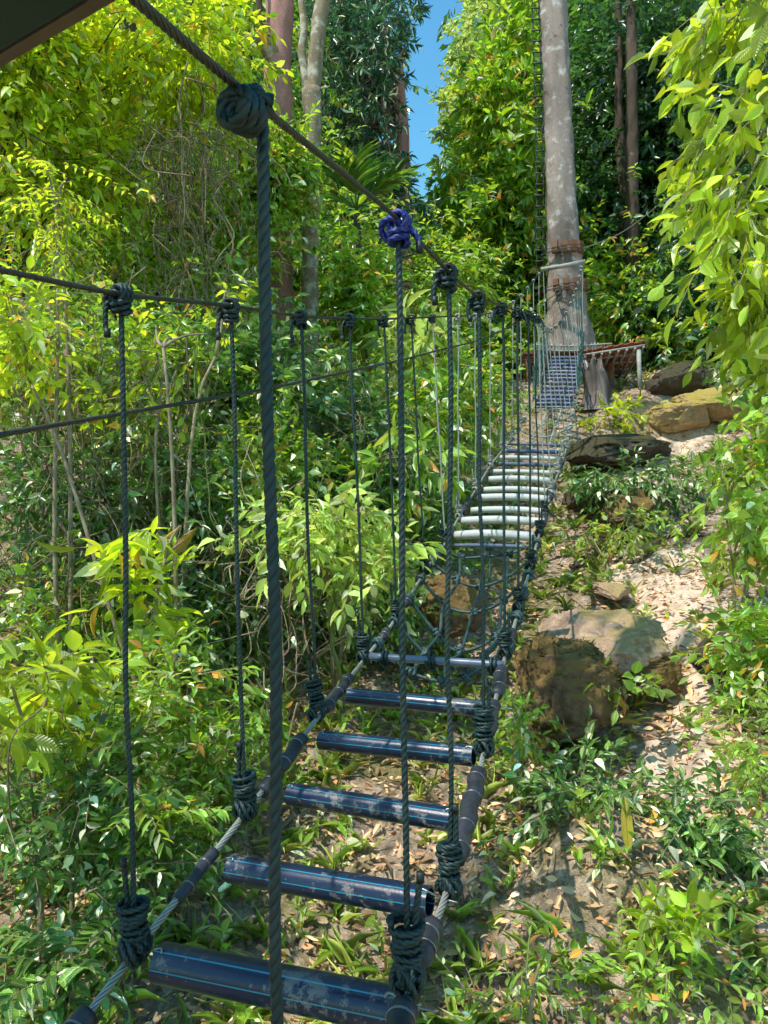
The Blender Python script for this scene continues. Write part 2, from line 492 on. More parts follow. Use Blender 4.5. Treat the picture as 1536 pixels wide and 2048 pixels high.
def gap_ok(p, slack=0):
    """keeps the strip of open sky between the crowns free"""
    px, py, d = project(p)
    lx = np.interp(py, [-400, 0, 60, 150, 250, 330, 400], [885, 850, 810, 792, 794, 798, 814])
    rx = np.interp(py, [-400, 0, 60, 150, 250, 330, 400], [960, 925, 895, 888, 878, 872, 848])
    j = 14 * np.sin(py * .09) + 8 * np.sin(py * .31)
    bad = (px > lx + j - slack) & (px < rx + .8 * j + slack) & (py < 395) & (d > 0)
    return ~bad


POOLS = []            # (centre, radius) of the sunlit pools: openings cut into the crowns along the sun's direction


def sunny_ok(p):
    ok = np.ones(len(p), bool)
    for c, r in POOLS:
        q = p - np.asarray(c)
        al = q @ SUN
        dist = np.linalg.norm(q - al[:, None] * SUN, axis=1)
        ok &= ~((dist < r) & (al > max(.3, .8 * r)))
    return ok


def leaf_clusters(rng, mbL, mbT, C, D, tl, k, ll, lw, kind='mid', mode='alt', droop=.3, jit=.35, flat=.5, cull=True, twig=.0035, pool=False):
    C = np.asarray(C, float); D = nrm(D)
    if cull:
        ok = gap_ok(C + D * np.reshape(tl, (-1, 1)) * .6)
        C = C[ok]; D = D[ok]
        tl = tl[ok] if np.ndim(tl) else tl
    if pool:
        ok = sunny_ok(C)
        C = C[ok]; D = D[ok]
        tl = tl[ok] if np.ndim(tl) else tl
    m = len(C)
    if m == 0: return
    TL = np.broadcast_to(tl, (m,))
    up = np.array([0, 0, 1.0])
    S = nrm(np.cross(D, up) + rng.normal(0, .15, (m, 3)))
    s = (np.arange(k) + .6) / k
    if mode == 'whorl': s = .75 + .25 * s
    # twig sags along its length
    base = C[:, None] + D[:, None] * (TL[:, None] * s[None])[..., None] - up * (TL[:, None] * (s ** 2)[None] * droop * .5)[..., None]
    sgn = np.where(np.arange(k) % 2 == 0, 1., -1.)
    if mode == 'pinnate':
        LD = D[:, None] * .35 + S[:, None] * sgn[None, :, None] * 1.0 - up * droop * .5
        LD = LD + rng.normal(0, jit * .3, LD.shape)
    elif mode == 'whorl':
        a = np.arange(k) * 2.4
        W = np.cross(D, S)
        LD = D[:, None] * .55 + (np.cos(a)[None, :, None] * S[:, None] + np.sin(a)[None, :, None] * W[:, None]) - up * droop
        LD = LD + rng.normal(0, jit, LD.shape)
    else:
        LD = D[:, None] * .65 + S[:, None] * sgn[None, :, None] * .75 - up * droop + rng.normal(0, jit, (m, k, 3))
    LD[:, -1] = D - up * droop * .6
    NN = up * flat + rng.normal(0, .38, (m, k, 3)) + 0 * LD
    if mode == 'pinnate': NN = up * 1.0 + rng.normal(0, .12, (m, 1, 3)) + 0 * LD
    L = ll * rng.uniform(.65, 1.2, (m, k))
    if mode == 'pinnate': L = ll * (1 - .45 * (np.abs(s - .45) * 1.6) ** 2)[None] * rng.uniform(.9, 1.1, (m, 1)) * np.ones((m, k))
    put_leaves(mbL, base.reshape(-1, 3), LD.reshape(-1, 3), NN.reshape(-1, 3), L.ravel(), lw * rng.uniform(.6, 1.35, m * k), kind, rng.uniform(.3, 1.8, m * k))
    if mbT is not None:
        mid = C + D * (TL * .5)[:, None] - up * (TL * .25 * droop * .5)[:, None]
        end = C + D * TL[:, None] - up * (TL * droop * .5)[:, None]
        put_twigs(mbT, C, mid, twig, twig * .7); put_twigs(mbT, mid, end, twig * .7, twig * .3)


def bent(a, b, rng, sag=.12, n=7):
    a = np.asarray(a, float); b = np.asarray(b, float); L = np.linalg.norm(b - a)
    c1 = a * .65 + b * .35 + rng.normal(0, sag, 3) * L * .6 + np.array([0, 0, .10 * L])
    c2 = a * .3 + b * .7 + rng.normal(0, sag, 3) * L * .5 + np.array([0, 0, .10 * L])
    t = np.linspace(0, 1, n)[:, None]
    return (1 - t) ** 3 * a + 3 * (1 - t) ** 2 * t * c1 + 3 * (1 - t) * t * t * c2 + t ** 3 * b


def crown(name, label, cat, base, blobs, mat, seed, ll=.12, lw=.42, k=9, tl=.35, n=400, kind='mid', mode='alt', droop=.3, jit=.35,
          trunk=None, bark='bark_dark', shell=.55, group=None, pool=True, cull=True, clumps=10, spread=.34, twig=.0035, partnames=('trunk', 'crown'), flat=.5):
    """blobs: list of (centre, (rx,ry,rz)); trunk: list of (point, radius)"""
    rng = np.random.default_rng(seed)
    base = np.asarray(base, float)
    L = MB(); T = MB()
    if trunk is not None:
        pts = np.array([p for p, r in trunk]); rs = np.array([r for p, r in trunk])
        path = catmull(pts, .25)
        rr = np.interp(np.linspace(0, 1, len(path)), np.linspace(0, 1, len(rs)), rs)
        sweep(T, path, rr, 12)
        root = pts[-1]; rad0 = rs[-1]
    else:
        root = base; rad0 = .03
    for (c, r) in blobs:
        c = np.asarray(c, float); r = np.asarray(r, float)
        mcl = clumps
        src0 = root
        if trunk is None and c[2] - root[2] > 2.2 * r[2]:
            src0 = c - np.array([0, 0, r[2] * .9]); sweep(T, bent(root, src0, rng, .05, 9), np.linspace(.016, .008, 9), 7)
        q = nrm(rng.normal(0, 1, (mcl, 3))) * rng.uniform(shell, 1, (mcl, 1))
        cl = c + q * r
        src = src0 if trunk is None else pts[-1 - rng.integers(0, min(3, len(pts)))]
        for p in (cl[::4] if trunk is None else cl[::3]):
            hub = c + (p - c) * .15
            sweep(T, bent(src, p, rng), np.linspace(max(rad0 * .35, .006), .004, 7), 5)
        per = max(3, n // mcl // max(1, len(blobs)) * 1)
        cc = (cl[:, None] + rng.normal(0, 1, (mcl, per, 3)) * r * spread).reshape(-1, 3)
        out = nrm((cc - c) / r)
        D = out * .8 + rng.normal(0, .45, cc.shape) + np.array([0, 0, .05 - droop * .5])
        leaf_clusters(rng, L, T, cc - nrm(D) * tl * .4, D, tl * rng.uniform(.6, 1.3, len(cc)), k, ll, lw, kind, mode, droop, jit, flat, cull, twig, pool)
    if L.n == 0: return None
    e = thing(name, label, cat, base, group)
    T.build(partnames[0], MAT[bark], e, base)
    L.build(partnames[1], MAT[mat], e, base)
    return e


def copy_tree(e, loc, rz, s, label=None, group=None):
    r = e.copy(); COL.objects.link(r); r.location = tuple(loc); r.rotation_euler = (0, 0, rz); r.scale = (s, s, s)
    if label: r['label'] = label
    if group: r['group'] = group
    for ch in list(e.children):
        c = ch.copy(); COL.objects.link(c); c.parent = r
        for gch in ch.children:
            d = gch.copy(); COL.objects.link(d); d.parent = c
    return r


#==SECTION bridge==
RT = [(190, -70, .46), (512, 205, .75), (797, 440, 1.45), (897, 543, 1.82), (957, 592, 2.45), (1005, 612, 3.2), (1037, 622, 3.7), (1057, 628, 4.4), (1070, 632, 5.1), (1080, 640, 6.0), (1092, 655, 7.0), (1103, 658, 7.9), (1120, 645, 9.0), (1140, 610, 10.2), (1155, 570, 11.3), (1164, 533, 12.3)]
RB = [(470, 3700, .60), (585, 3100, .75), (822, 1975, 1.45), (893, 1785, 1.80), (968, 1505, 2.45), (1010, 1315, 3.2), (1038, 1220, 3.7), (1062, 1130, 4.4), (1080, 1065, 5.1), (1097, 1005, 6.0), (1118, 940, 7.0), (1132, 900, 7.9), (1142, 850, 9.0), (1154, 800, 10.2), (1163, 750, 11.3), (1168, 706, 12.3)]
LT = [(-140, 517, 1.25), (0, 540, 1.42), (242, 588, 1.72), (462, 612, 2.2), (602, 632, 2.8), (700, 637, 3.35), (768, 638, 3.85), (822, 636, 4.6), (865, 634, 5.1), (915, 632, 5.7), (950, 631, 6.4), (985, 625, 7.2), (1010, 615, 7.9), (1038, 595, 9.0), (1060, 570, 10.2), (1078, 548, 11.3), (1090, 537, 12.3)]
LB = [(-120, 2440, 1.25), (60, 2190, 1.42), (262, 1915, 1.72), (492, 1625, 2.2), (640, 1430, 2.8), (728, 1320, 3.35), (790, 1240, 3.85), (855, 1135, 4.6), (888, 1090, 5.1), (915, 1040, 5.7), (948, 985, 6.4), (982, 930, 7.2), (1005, 900, 7.9), (1035, 860, 9.0), (1062, 812, 10.2), (1080, 765, 11.3), (1096, 706, 12.3)]


class Line:
    def __init__(s, L):
        s.d = np.array([q[2] for q in L]); s.p = catmull([P(*q) for q in L], .015)
        s.dd = project(s.p)[2]; s.y = project(s.p)[1]; s.x = project(s.p)[0]

    def at(s, d): return np.array([np.interp(d, s.dd, s.p[:, i]) for i in range(3)])
    def dir(s, d): return nrm(s.at(d + .05) - s.at(d - .05))


lRT, lRB, lLT, lLB = Line(RT), Line(RB), Line(LT), Line(LB)
bbase = (lRB.at(1.5) + lLB.at(1.8)) / 2
BR = thing('rope_bridge', 'long rope bridge with plastic pipe steps climbing toward the big tree', 'rope bridge', bbase)


def cable_mesh(pts, R, lay, name, mat, parent, base, sides=12, st=.008):
    mb = MB()
    near = catmull(pts, st)
    sweep(mb, near, R, 24, 6, lay, .22)
    return mb.build(name, mat, parent, base)


cable_mesh(lRT.p[::5], .0046, .075, 'hand_cable', MAT['cable'], BR, bbase)
cable_mesh(lLT.p[::5], .0062, .085, 'hand_cable', MAT['cable'], BR, bbase)
cable_mesh(lRB.p[::5], .0085, .13, 'foot_cable', MAT['cable_foot'], BR, bbase)
cable_mesh(lLB.p[::5], .0085, .13, 'foot_cable', MAT['cable_foot'], BR, bbase)

ROPE_R = .0069
hr = np.random.default_rng(5)


def hanger(top, bot, cd_top, cd_bot, side, detail, tail_top=.07, tail_bot=.09, big=1.0, mat='rope', knot='rope', R=ROPE_R, tight=None):
    top = np.asarray(top); bot = np.asarray(bot)
    mb = MB(); mid = [top + (bot - top) * t + np.r_[hr.normal(0, .0032, 2), 0] * (0 if t in (0, 1) else 1) for t in (0, .2, .4, .6, .8, 1)]
    rope(mb, mid, R, detail)
    h = mb.build('hanger_rope', MAT[mat], BR, bbase)
    up = nrm(top - bot); dt = 2 if detail == 2 else 1
    # top knot: turns round the hand cable, a cross wrap and a tail
    k = MB()
    st = dict(detail=detail)
    kr = .0165 * big
    rope(k, helix(top, cd_top, kr, 2.6, R * 2.05, 10, hr.uniform(0, 6)), R, **st)
    if detail:
        c2 = top - up * .026 * big
        rope(k, helix(c2, up + hr.normal(0, .15, 3), .0155 * big, 2.4, R * 1.9, 10, hr.uniform(0, 6)), R, **st)
        c3 = top - np.array([.012, 0, .012]) * big
        rope(k, helix(c3, nrm(cd_top) + np.array([hr.normal(0, .3), 0, .7]), .019 * big, 1.3, R * 2, 10, 1.0), R * .95, **st)
        sx = -1 if side < 0 else (-1 if hr.random() < .6 else 1)
        t0 = top + np.array([sx * .016, 0, -.005])
        t1 = t0 + np.array([sx * .016, -.004, -.02]); t2 = t1 + np.array([hr.normal(0, .006), 0, -tail_top])
        rope(k, [t0, t1, (t1 + t2) / 2 + np.array([sx * .004, 0, 0]), t2], R, **st)
    if tight is not None:
        k = MB(); tc_ = P(*tight)
        ax_ = nrm(cd_top + np.array([.35, 0, -.1]))
        for rr_, tn, ph in ((.0155, 3.0, 0), (.0100, 1.6, 2.0)):
            rope(k, helix(tc_, ax_, rr_, tn, R * 1.75, 12, ph), R, **st)
        rope(k, [tc_ + np.array([.002, .004, .0155]), tc_ + np.array([.012, 0, .019]), top + np.array([.004, 0, .004]), top], R, **st)
        rope(k, [tc_ + np.array([.006, -.004, .014]), tc_ + np.array([.018, 0, .012]), tc_ + np.array([.027, .004, .011])], R * .95, **st)
    kk = k.build('knot', MAT[knot], h, bbase)
    if detail == 2 and tight is None:
        c = MB(); sweep(c, [t2 + np.array([0, 0, .016]), t2 - np.array([0, 0, .004])], R * 1.12, 10)
        c.build('rope_end', MAT['cap'], h, bbase)
    # bottom knot: stacked coil round the standing part, then loops round the foot cable
    k = MB()
    n = hr.uniform(5.5, 8) if detail == 2 else 5
    H = n * R * 1.85
    c = bot + up * (H / 2 + .036 * big)
    pitch = R * 1.85
    hx = helix(c, up + hr.normal(0, .08, 3), .0205 * big, n, pitch, 10, hr.uniform(0, 6), .027 * big)
    rope(k, hx + .0035 * np.sin(np.arange(len(hx))[:, None] * .47 + np.array([0, 2, 4])) + hr.normal(0, .0007, hx.shape), R, **st)
    if detail:
        a = nrm(cd_bot)
        sd = nrm(np.cross(a, up))
        rope(k, helix(bot + up * .008, a + hr.normal(0, .12, 3), .027 * big, 2.3, R * 2.0, 10, hr.uniform(0, 6)), R, **st)
        rope(k, helix(bot + up * .012 - a * .012, a * .5 + sd * .8 + up * .2, .026 * big, 1.6, R * 2.0, 10, hr.uniform(0, 6)), R, **st)
        if detail == 2: rope(k, helix(bot + up * .018 + a * .01, sd * .9 - a * .45 + up * .3, .028 * big, 1.3, R * 2.0, 10, hr.uniform(0, 6)), R, **st)
        t0 = c + sd * .016 * side; t1 = c + up * (H / 2) + sd * .017 * side; t2 = t1 + up * tail_bot + np.r_[hr.normal(0, .006, 2), 0]
        rope(k, [t0, t1, t2], R * 1.02, **st)
        if detail == 2:
            cc = MB(); sweep(cc, [t2 - up * .016, t2 + up * .004], R * 1.18, 10); cc.build('rope_end', MAT['cap'], h, bbase)
    k.build('knot', MAT[knot if knot != 'rope_blue' else 'rope'], h, bbase)
    return h


# near hangers, each placed where it is tied
NR = [((525, 225), .75, (573, 2980), .75), ((797, 445), 1.45, (815, 1965), 1.45), ((897, 545), 1.82, (899, 1780), 1.81), ((957, 595), 2.45, (968, 1500), 2.45), ((1005, 613), 3.2, (1010, 1310), 3.2), ((1036, 622), 3.7, (1037, 1218), 3.7), ((1056, 628), 4.35, (1060, 1135), 4.35)]
NL = [((242, 588), 1.72, (268, 1905), 1.72), ((462, 612), 2.2, (490, 1625), 2.2), ((602, 632), 2.8, (632, 1432), 2.8), ((700, 637), 3.35, (728, 1318), 3.35), ((768, 638), 3.85, (792, 1238), 3.85), ((822, 636), 4.5, (850, 1142), 4.5)]
for i, (a, da, b, db) in enumerate(NR):
    big = [.82, 1.1, 1.0, 1.05, 1, 1, 1][i]
    hanger(P(*a, da), P(*b, db), lRT.dir(da), lRB.dir(db), 1, 2 if i < 4 else 1, big=big, knot='rope_blue' if i == 1 else 'rope', tail_top=.03 if i < 2 else .05, tight=(487, 222, .71) if i == 0 else None)
for i, (a, da, b, db) in enumerate(NL):
    hanger(P(*a, da), P(*b, db), lLT.dir(da), lLB.dir(db), -1, 2 if i < 4 else 1, big=1.15 if i < 2 else 1.05)
# the hangers of the upper stretch, one pair every 35 cm or so
FR = [5.0, 5.6, 6.2, 6.8, 7.35, 7.9, 8.5, 9.1, 9.7, 10.3, 10.7, 11.05, 11.4, 11.75, 12.05, 12.25]
FL = [5.1, 5.7, 6.4, 7.1, 7.8, 8.5, 9.2, 9.9, 10.6, 11.3, 12.0]
for d in FR:
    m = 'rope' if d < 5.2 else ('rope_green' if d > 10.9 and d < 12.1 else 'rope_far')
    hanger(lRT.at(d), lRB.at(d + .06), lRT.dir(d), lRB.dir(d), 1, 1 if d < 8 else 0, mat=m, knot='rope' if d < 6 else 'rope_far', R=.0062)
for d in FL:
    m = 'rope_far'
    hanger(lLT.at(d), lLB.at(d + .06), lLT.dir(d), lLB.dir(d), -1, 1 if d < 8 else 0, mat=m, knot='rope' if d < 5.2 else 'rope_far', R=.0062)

# rubber sleeves over the foot cables, strapped with wire
def sleeve(line, d0, d1, R=.024, off=(0, 0, 0)):
    n = max(1, int((d1 - d0) / .12))
    ds = np.linspace(d0, d1, n * 4 + 1)
    pts = np.array([line.at(d) for d in ds]) + np.asarray(off)
    wob = .005 * np.sin(np.arange(len(ds)) * 1.57)
    pts = pts + wob[:, None] * np.array([1, 0, .4])
    r = R * (1 + .035 * np.cos(np.arange(len(ds)) * 1.57 + .4))
    r[0] *= .9
    mb = MB(); sweep(mb, catmull(pts, .012), np.interp(np.linspace(0, 1, len(catmull(pts, .012))), np.linspace(0, 1, len(r)), r), 16)
    s = mb.build('rubber_sleeve', MAT['rubber'], BR, bbase)
    for i in range(n + 1):
        w = MB()
        d = ds[min(len(ds) - 2, i * 4 + (1 if i == 0 else 0))]
        a = nrm(line.at(d + .02) - line.at(d)); c = pts[min(len(ds) - 2, i * 4 + (1 if i == 0 else 0))]
        hx = helix(c, a, R * 1.06, 2.2, .003, 16)
        sweep(w, np.vstack([hx, [hx[-1] + nrm(hx[-1] - c) * .006 + a * .004, hx[-1] + nrm(hx[-1] - c) * .009 + a * .010]]), .0009, 5)
        w.build('tie_wire', MAT['wire'], s, bbase)


for a, b, R in [(1.30, 1.40, .026), (1.52, 1.66, .025), (1.93, 2.33, .026), (2.58, 2.78, .024), (2.86, 3.08, .025), (3.30, 3.45, .023), (3.85, 3.98, .021), (4.5, 4.62, .022), (5.3, 5.7, .026), (6.1, 6.5, .024), (6.95, 7.4, .024)]:
    sleeve(lRB, a, b, R)
for a, b, R in [(1.30, 1.58, .026), (1.88, 2.04, .016), (2.30, 2.62, .024), (2.85, 3.15, .022), (3.62, 3.72, .02), (4.05, 4.15, .022), (4.75, 4.9, .022), (5.2, 5.5, .022), (5.9, 6.2, .022)]:
    sleeve(lLB, a, b, R)


def pipe(a, b, R, mat, hollow=True, arch=0.0, wires=True, name='pipe_step', lift=0.0):
    a = np.asarray(a, float) + np.array([0, 0, lift]); b = np.asarray(b, float) + np.array([0, 0, lift])
    L = np.linalg.norm(b - a); X = (b - a) / L
    Y = nrm(np.cross([0, 0, 1.0], X)); Z = np.cross(X, Y)
    n = 13; xs = np.linspace(-L / 2, L / 2, n)
    path = np.stack([xs, 0 * xs, arch * (1 - (xs / (L / 2)) ** 2)], -1)
    mb = MB()
    sides = 28
    if hollow:
        inner = R * .86
        sweep(mb, np.vstack([path[0] + [.0025, 0, 0], path, path[-1] - [.0025, 0, 0]])[1:-1], R, sides, caps=False)
        sweep(mb, path[::-1], inner, sides, caps=False)
        # rims
        for e, s in ((path[0], 1), (path[-1], -1)):
            th = np.arange(sides) / sides * 2 * math.pi
            rr = []
            for q in (inner, R): rr.append(np.stack([np.full(sides, e[0]), np.cos(th) * q, np.sin(th) * q + e[2]], -1))
            j = np.arange(sides); j2 = (j + 1) % sides
            mb.add(np.vstack(rr), [np.stack([j, j2, j2 + sides, j + sides], -1)])
    else:
        sweep(mb, path, R, 14)
    o = mb.build(name, MAT[mat], None)
    m = Matrix(((X[0], Y[0], Z[0]), (X[1], Y[1], Z[1]), (X[2], Y[2], Z[2]))).to_4x4()
    m.translation = Vector((a + b) / 2 - bbase)
    o.parent = BR; o.matrix_local = m
    if wires:
        for e, s in ((path[0], -1), (path[-1], 1)):
            w = MB()
            sweep(w, catmull([e + [-s * .022, -R * .55, R * .86], e + [-s * .018, -R * .42, R * 1.02], e + [-s * .010, -R * .36, R * 1.0], e + [s * .004, -R * .4, R * .9], e + [s * .035, -R * .1, R * .45], e + [s * .07, 0, R * .3]], .004), .0028, 7)
            w.build('tie_wire', MAT['wire'], o)
    return o


NEAR = [((322, 1925, 1.70), (800, 2022, 1.50), .043, 'pipe'), ((463, 1737, 2.03), (860, 1805, 1.80), .037, 'pipe'), ((580, 1588, 2.38), (910, 1640, 2.15), .034, 'pipe'), ((642, 1480, 2.70), (948, 1512, 2.47), .034, 'pipe'), ((698, 1391, 3.02), (988, 1420, 2.80), .032, 'pipe'), ((740, 1313, 3.33), (1006, 1330, 3.12), .0175, 'pipe_thin')]
for a, b, R, m in NEAR: pipe(P(*a), P(*b), R, m, R > .02, wires=R > .02)
MID = [(910, 1050, 1091, .014, 'pipe_thin'), (912, 1066, 1071, .032, 'pipe_pale'), (925, 1088, 1042, .031, 'pipe_pale'), (943, 1093, 1021, .026, 'pipe_pale'), (955, 1097, 996, .031, 'pipe_pale'), (968, 1098, 980, .026, 'pipe_pale'), (978, 1101, 959, .029, 'pipe_pale'), (987, 1104, 943, .022, 'pipe_pale'), (994, 1108, 928, .020, 'pipe_blue'), (1000, 1112, 915, .022, 'pipe_pale'), (1006, 1116, 902, .022, 'pipe_blue'), (1010, 1120, 888, .014, 'pipe_thin')]
for x0, x1, y, R, m in MID:
    dl = np.interp(-x0, -lLB.x[::-1], lLB.dd[::-1]); dr = np.interp(-y, -lRB.y, lRB.dd)
    dl = np.interp(-y, -lLB.y, lLB.dd)
    pipe(P(x0, y, dl), P(x1, y + 3, dr - .05), R, m, False, arch=.014 if R > .023 else .004, wires=False)
for i, y in enumerate([815, 808, 801, 793, 784, 776, 767, 758, 751, 744, 737, 730, 723, 716]):
    dl = np.interp(-y, -lLB.y, lLB.dd); dr = np.interp(-y, -lRB.y, lRB.dd)
    pipe(lLB.at(dl) + [.05, 0, 0], lRB.at(dr) - [.05, 0, 0], .014 if i == 0 else .028, 'pipe_thin' if i == 0 else 'pipe_blue', False, .006, False)

# knotted rope net in the gap between the steps
def net(d0, d1, rows, cols, sag, R, detail, knots=True):
    NB = MB()
    grid = []
    for i in range(rows):
        t = i / (rows - 1)
        dl = d0[0] + (d1[0] - d0[0]) * t; dr = d0[1] + (d1[1] - d0[1]) * t
        A = lLB.at(dl); B = lRB.at(dr)
        row = []
        sg = sag * (1 - .5 * abs(2 * t - .7)) * hr.uniform(.85, 1.15)
        for j in range(cols + 2):
            u = j / (cols + 1)
            if 0 < j <= cols: u += .08 * math.sin(i * 1.7 + j) / (cols)
            p = A + (B - A) * u - np.array([0, 0, sg * 4 * u * (1 - u)])
            if 0 < j <= cols: p = p + hr.normal(0, .012, 3)
            row.append(p)
        rope(NB, row, R, detail)
        grid.append(row)
    for j in range(1, cols + 1):
        rope(NB, [grid[i][j] + np.array([.012 * (-1) ** i, 0, 0]) for i in range(rows)], R, detail)
    o = NB.build('rope_net', MAT['rope_net' if detail else 'rope_far'], BR, bbase)
    for i in range(rows):
        for j in range(cols + 2):
            c = grid[i][j]; K = MB()
            if j in (0, cols + 1):
                ln = lLB if j == 0 else lRB
                rope(K, helix(c, ln.dir(project(c)[2]), .022, 2.5, R * 2, 9, hr.uniform(0, 6)), R * 1.1, detail)
                rope(K, helix(c - [0, 0, .015], hr.normal(0, 1, 3), .018, 1.6, R * 2, 9), R * 1.1, detail)
            elif knots:
                rope(K, helix(c, hr.normal(0, .3, 3) + [0, 0, 1], .016, 2.2, R * 1.9, 9, hr.uniform(0, 6)), R, detail)
                rope(K, helix(c, hr.normal(0, .3, 3) + [1, 0, 0], .016, 1.4, R * 1.9, 9, hr.uniform(0, 6)), R, detail)
            if K.n: K.build('knot', MAT['rope_net' if detail else 'rope_far'], o, bbase)
    return o


net((3.55, 3.3), (5.0, 4.85), 6, 3, .27, .0105, 1)
net((8.05, 8.0), (10.1, 9.9), 5, 2, .14, .009, 0, False)
# lashings round the thin pipe and a frayed rope end on the first pale step
for fx in (.12, .48, .93):
    c = P(*NEAR[5][0]) * (1 - fx) + P(*NEAR[5][1]) * fx
    k = MB(); rope(k, helix(c, nrm(P(*NEAR[5][1]) - P(*NEAR[5][0])), .026, 2.4, .017, 10), .008, 1)
    rope(k, helix(c - [0, 0, .03], [0, 1, .2], .012, 1.4, .017, 10), .008, 1)
    k.build('lashing', MAT['rope'], BR, bbase)
c = P(980, 1092, 5.1)
k = MB()
rope(k, helix(c, [1, 0, 0], .026, 2.2, .02, 10), .010, 1); rope(k, [c, c + [0, 0, -.12], c + [-.02, -.05, -.28]], .009, 1)
for i in range(22):
    q = hr.normal(0, .022, 3); put_twigs(k, [c + [0, 0, .01]], [c + np.array([0, -.01, .045]) + q * [1, .6, .9]], .002, .001)
k.build('lashing', MAT['rope_green'], BR, bbase)

# --------------------------------------------------------------- stay cable
gp = [P(-60, 882, 1.5), P(0, 870, 1.6), P(240, 828, 2.05), P(520, 780, 2.75), P(700, 742, 3.6), P(860, 705, 4.9), P(1010, 658, 7.6), P(1112, 588, 12.7)]
mb = MB(); sweep(mb, catmull(gp, .012), .0068, 12, 6, .1, .16)
tag(mb.build('stay_cable', MAT['cable'], None, gp[1]), 'twisted steel cable slanting up behind the left ropes to the big trunk', 'cable')
#==SECTION trunk==
TD = 13.0
def tp(px, py, d=TD): return P(px, py, d)
tb = G(1130, 850); tb = np.array([P(1128, 800, TD)[0], P(1128, 800, TD)[1], float(g(P(1128, 800, TD)[0], P(1128, 800, TD)[1]))])
BT = thing('forest_tree', 'tall straight tree with mottled red and grey bark and buttress roots', 'tree', tb)
prof = [(-500, 1088, 50), (-200, 1098, 54), (0, 1106, 60), (150, 1112, 61), (300, 1118, 64), (430, 1123, 69), (500, 1127, 74), (560, 1131, 80), (620, 1134, 86), (690, 1135, 96), (760, 1136, 108), (840, 1138, 124), (920, 1140, 140)]
pts = [tp(x, y) for y, x, w in prof][::-1]; rs = [w * .93 / 2 / F * TD for y, x, w in prof][::-1]
path = catmull(pts, .12); rr = np.interp(np.linspace(0, 1, len(path)), np.linspace(0, 1, len(rs)), rs)
# radii follow arc length of the control points
cl = np.r_[0, np.cumsum(np.linalg.norm(np.diff(np.array(pts), axis=0), axis=1))]; pl = np.r_[0, np.cumsum(np.linalg.norm(np.diff(path, axis=0), axis=1))]
rr = np.interp(pl, cl, rs)
mb = MB(); sweep(mb, path, rr, 40)
V = mb.v[0]; cx = np.repeat(path, 40, axis=0)
dirv = nrm(V - cx); an = np.arctan2(dirv[:, 1], dirv[:, 0]); hz = V[:, 2]
fl = np.clip((P(0, 560, TD)[2] - hz) / 2.6, 0, 1.3)
amp = -.015 + .010 * np.sin(an * 3 + hz * .4) + .006 * np.sin(an * 7 + hz) + fl * .12 * (np.abs(np.sin(an * 2.5 + .6)) ** 2 - .3)
mb.v[0] = V + dirv * (amp * 1.0)[:, None] + dirv * (.012 * np.sin(hz * 9 + an * 5))[:, None]
mb.build('trunk', MAT['bark_red'], BT, tb)
for (a, spread, top) in [(-.25, .95, 520), (-1.2, .8, 610), (2.7, .7, 640), (.8, .8, 600)]:
    # buttress root: a thin curved fin running out from the trunk
    fin = MB(); n = 16; dirh = np.array([math.cos(a), math.sin(a), 0])
    ax = P(1134, 650, TD)
    zt = P(1134, top, TD)[2]; zb = float(g(*(ax + dirh * spread)[:2])) - .3
    rows = []
    for i in range(n):
        t = i / (n - 1); z = zt + (zb - zt) * t
        reach = .22 + .10 * t + (spread - .3) * t ** 2.2
        th = .05 + .05 * t
        c = np.array([ax[0], ax[1], z]); nn = np.array([-dirh[1], dirh[0], 0])
        wob = .03 * math.sin(i * 1.1 + a)
        rows.append([c - nn * th * 1.4, c + dirh * reach * .7 - nn * (th - wob * .3), c + dirh * (reach + wob) - nn * th * .4, c + dirh * (reach + wob) + nn * th * .4, c + dirh * reach * .7 + nn * (th + wob * .3), c + nn * th * 1.4])
    v = np.array(rows).reshape(-1, 3); i = np.arange(n - 1)[:, None] * 6; j = np.arange(6)[None]; j2 = (j + 1) % 6
    fin.add(v, [np.stack([i + j, i + j2, i + 6 + j2, i + 6 + j], -1).reshape(-1, 4)])
    fin.build('buttress_root', MAT['bark_red'], BT, tb)

MAT['bamboo'] = plain_mat('weathered pole', (.26, .24, .22), (.42, .40, .36), 14, .6)
MAT['wood'] = plain_mat('brown wood', (.16, .07, .035), (.28, .13, .07), 12, .8, .5)
MAT['tile'] = plain_mat('terracotta', (.36, .11, .04), (.48, .18, .07), 9, .8, .5)
MAT['steel_dark'] = plain_mat('dark steel', (.03, .035, .03), (.07, .07, .06), 20, .5)
# crossbar that carries the hand cables
mb = MB(); sweep(mb, [P(1082, 539, 12.35), P(1125, 532, 12.3), P(1170, 523, 12.3)], .035, 12)
tag(mb.build('crossbar', MAT['bamboo'], None, P(1125, 532, 12.3)), 'grey pipe crossbar fixed level across the big trunk', 'crossbar')
for (y, lab) in ((505, 'upper ring of brown wooden blocks and wire round the big trunk'), (580, 'lower ring of brown wooden blocks and wire round the big trunk')):
    c = P(1127 if y < 550 else 1131, y, TD); e = thing('cable_wrap', lab, 'cable wrap', c)
    r0 = .34 if y < 550 else .385
    for k_, a in enumerate(np.linspace(-2.2, -.9, 4)):
        mb = MB(); q = c + np.array([math.cos(a), math.sin(a), 0]) * (r0 + .02)
        box(mb, q, (.10, .05, .20), X=(-math.sin(a), math.cos(a), 0), Y=(math.cos(a), math.sin(a), 0)); mb.build('block', MAT['wood'], e, c, False)
    mb = MB()
    for k_ in range(3):
        th = np.linspace(0, 2 * math.pi, 40)
        z = (k_ - 2) * .028 + .03 * np.sin(th + k_)
        sweep(mb, c + np.stack([np.cos(th) * (r0 + .055), np.sin(th) * (r0 + .055), z], -1), .006, 5)
    mb.build('wire', MAT['steel_dark'], e, c)
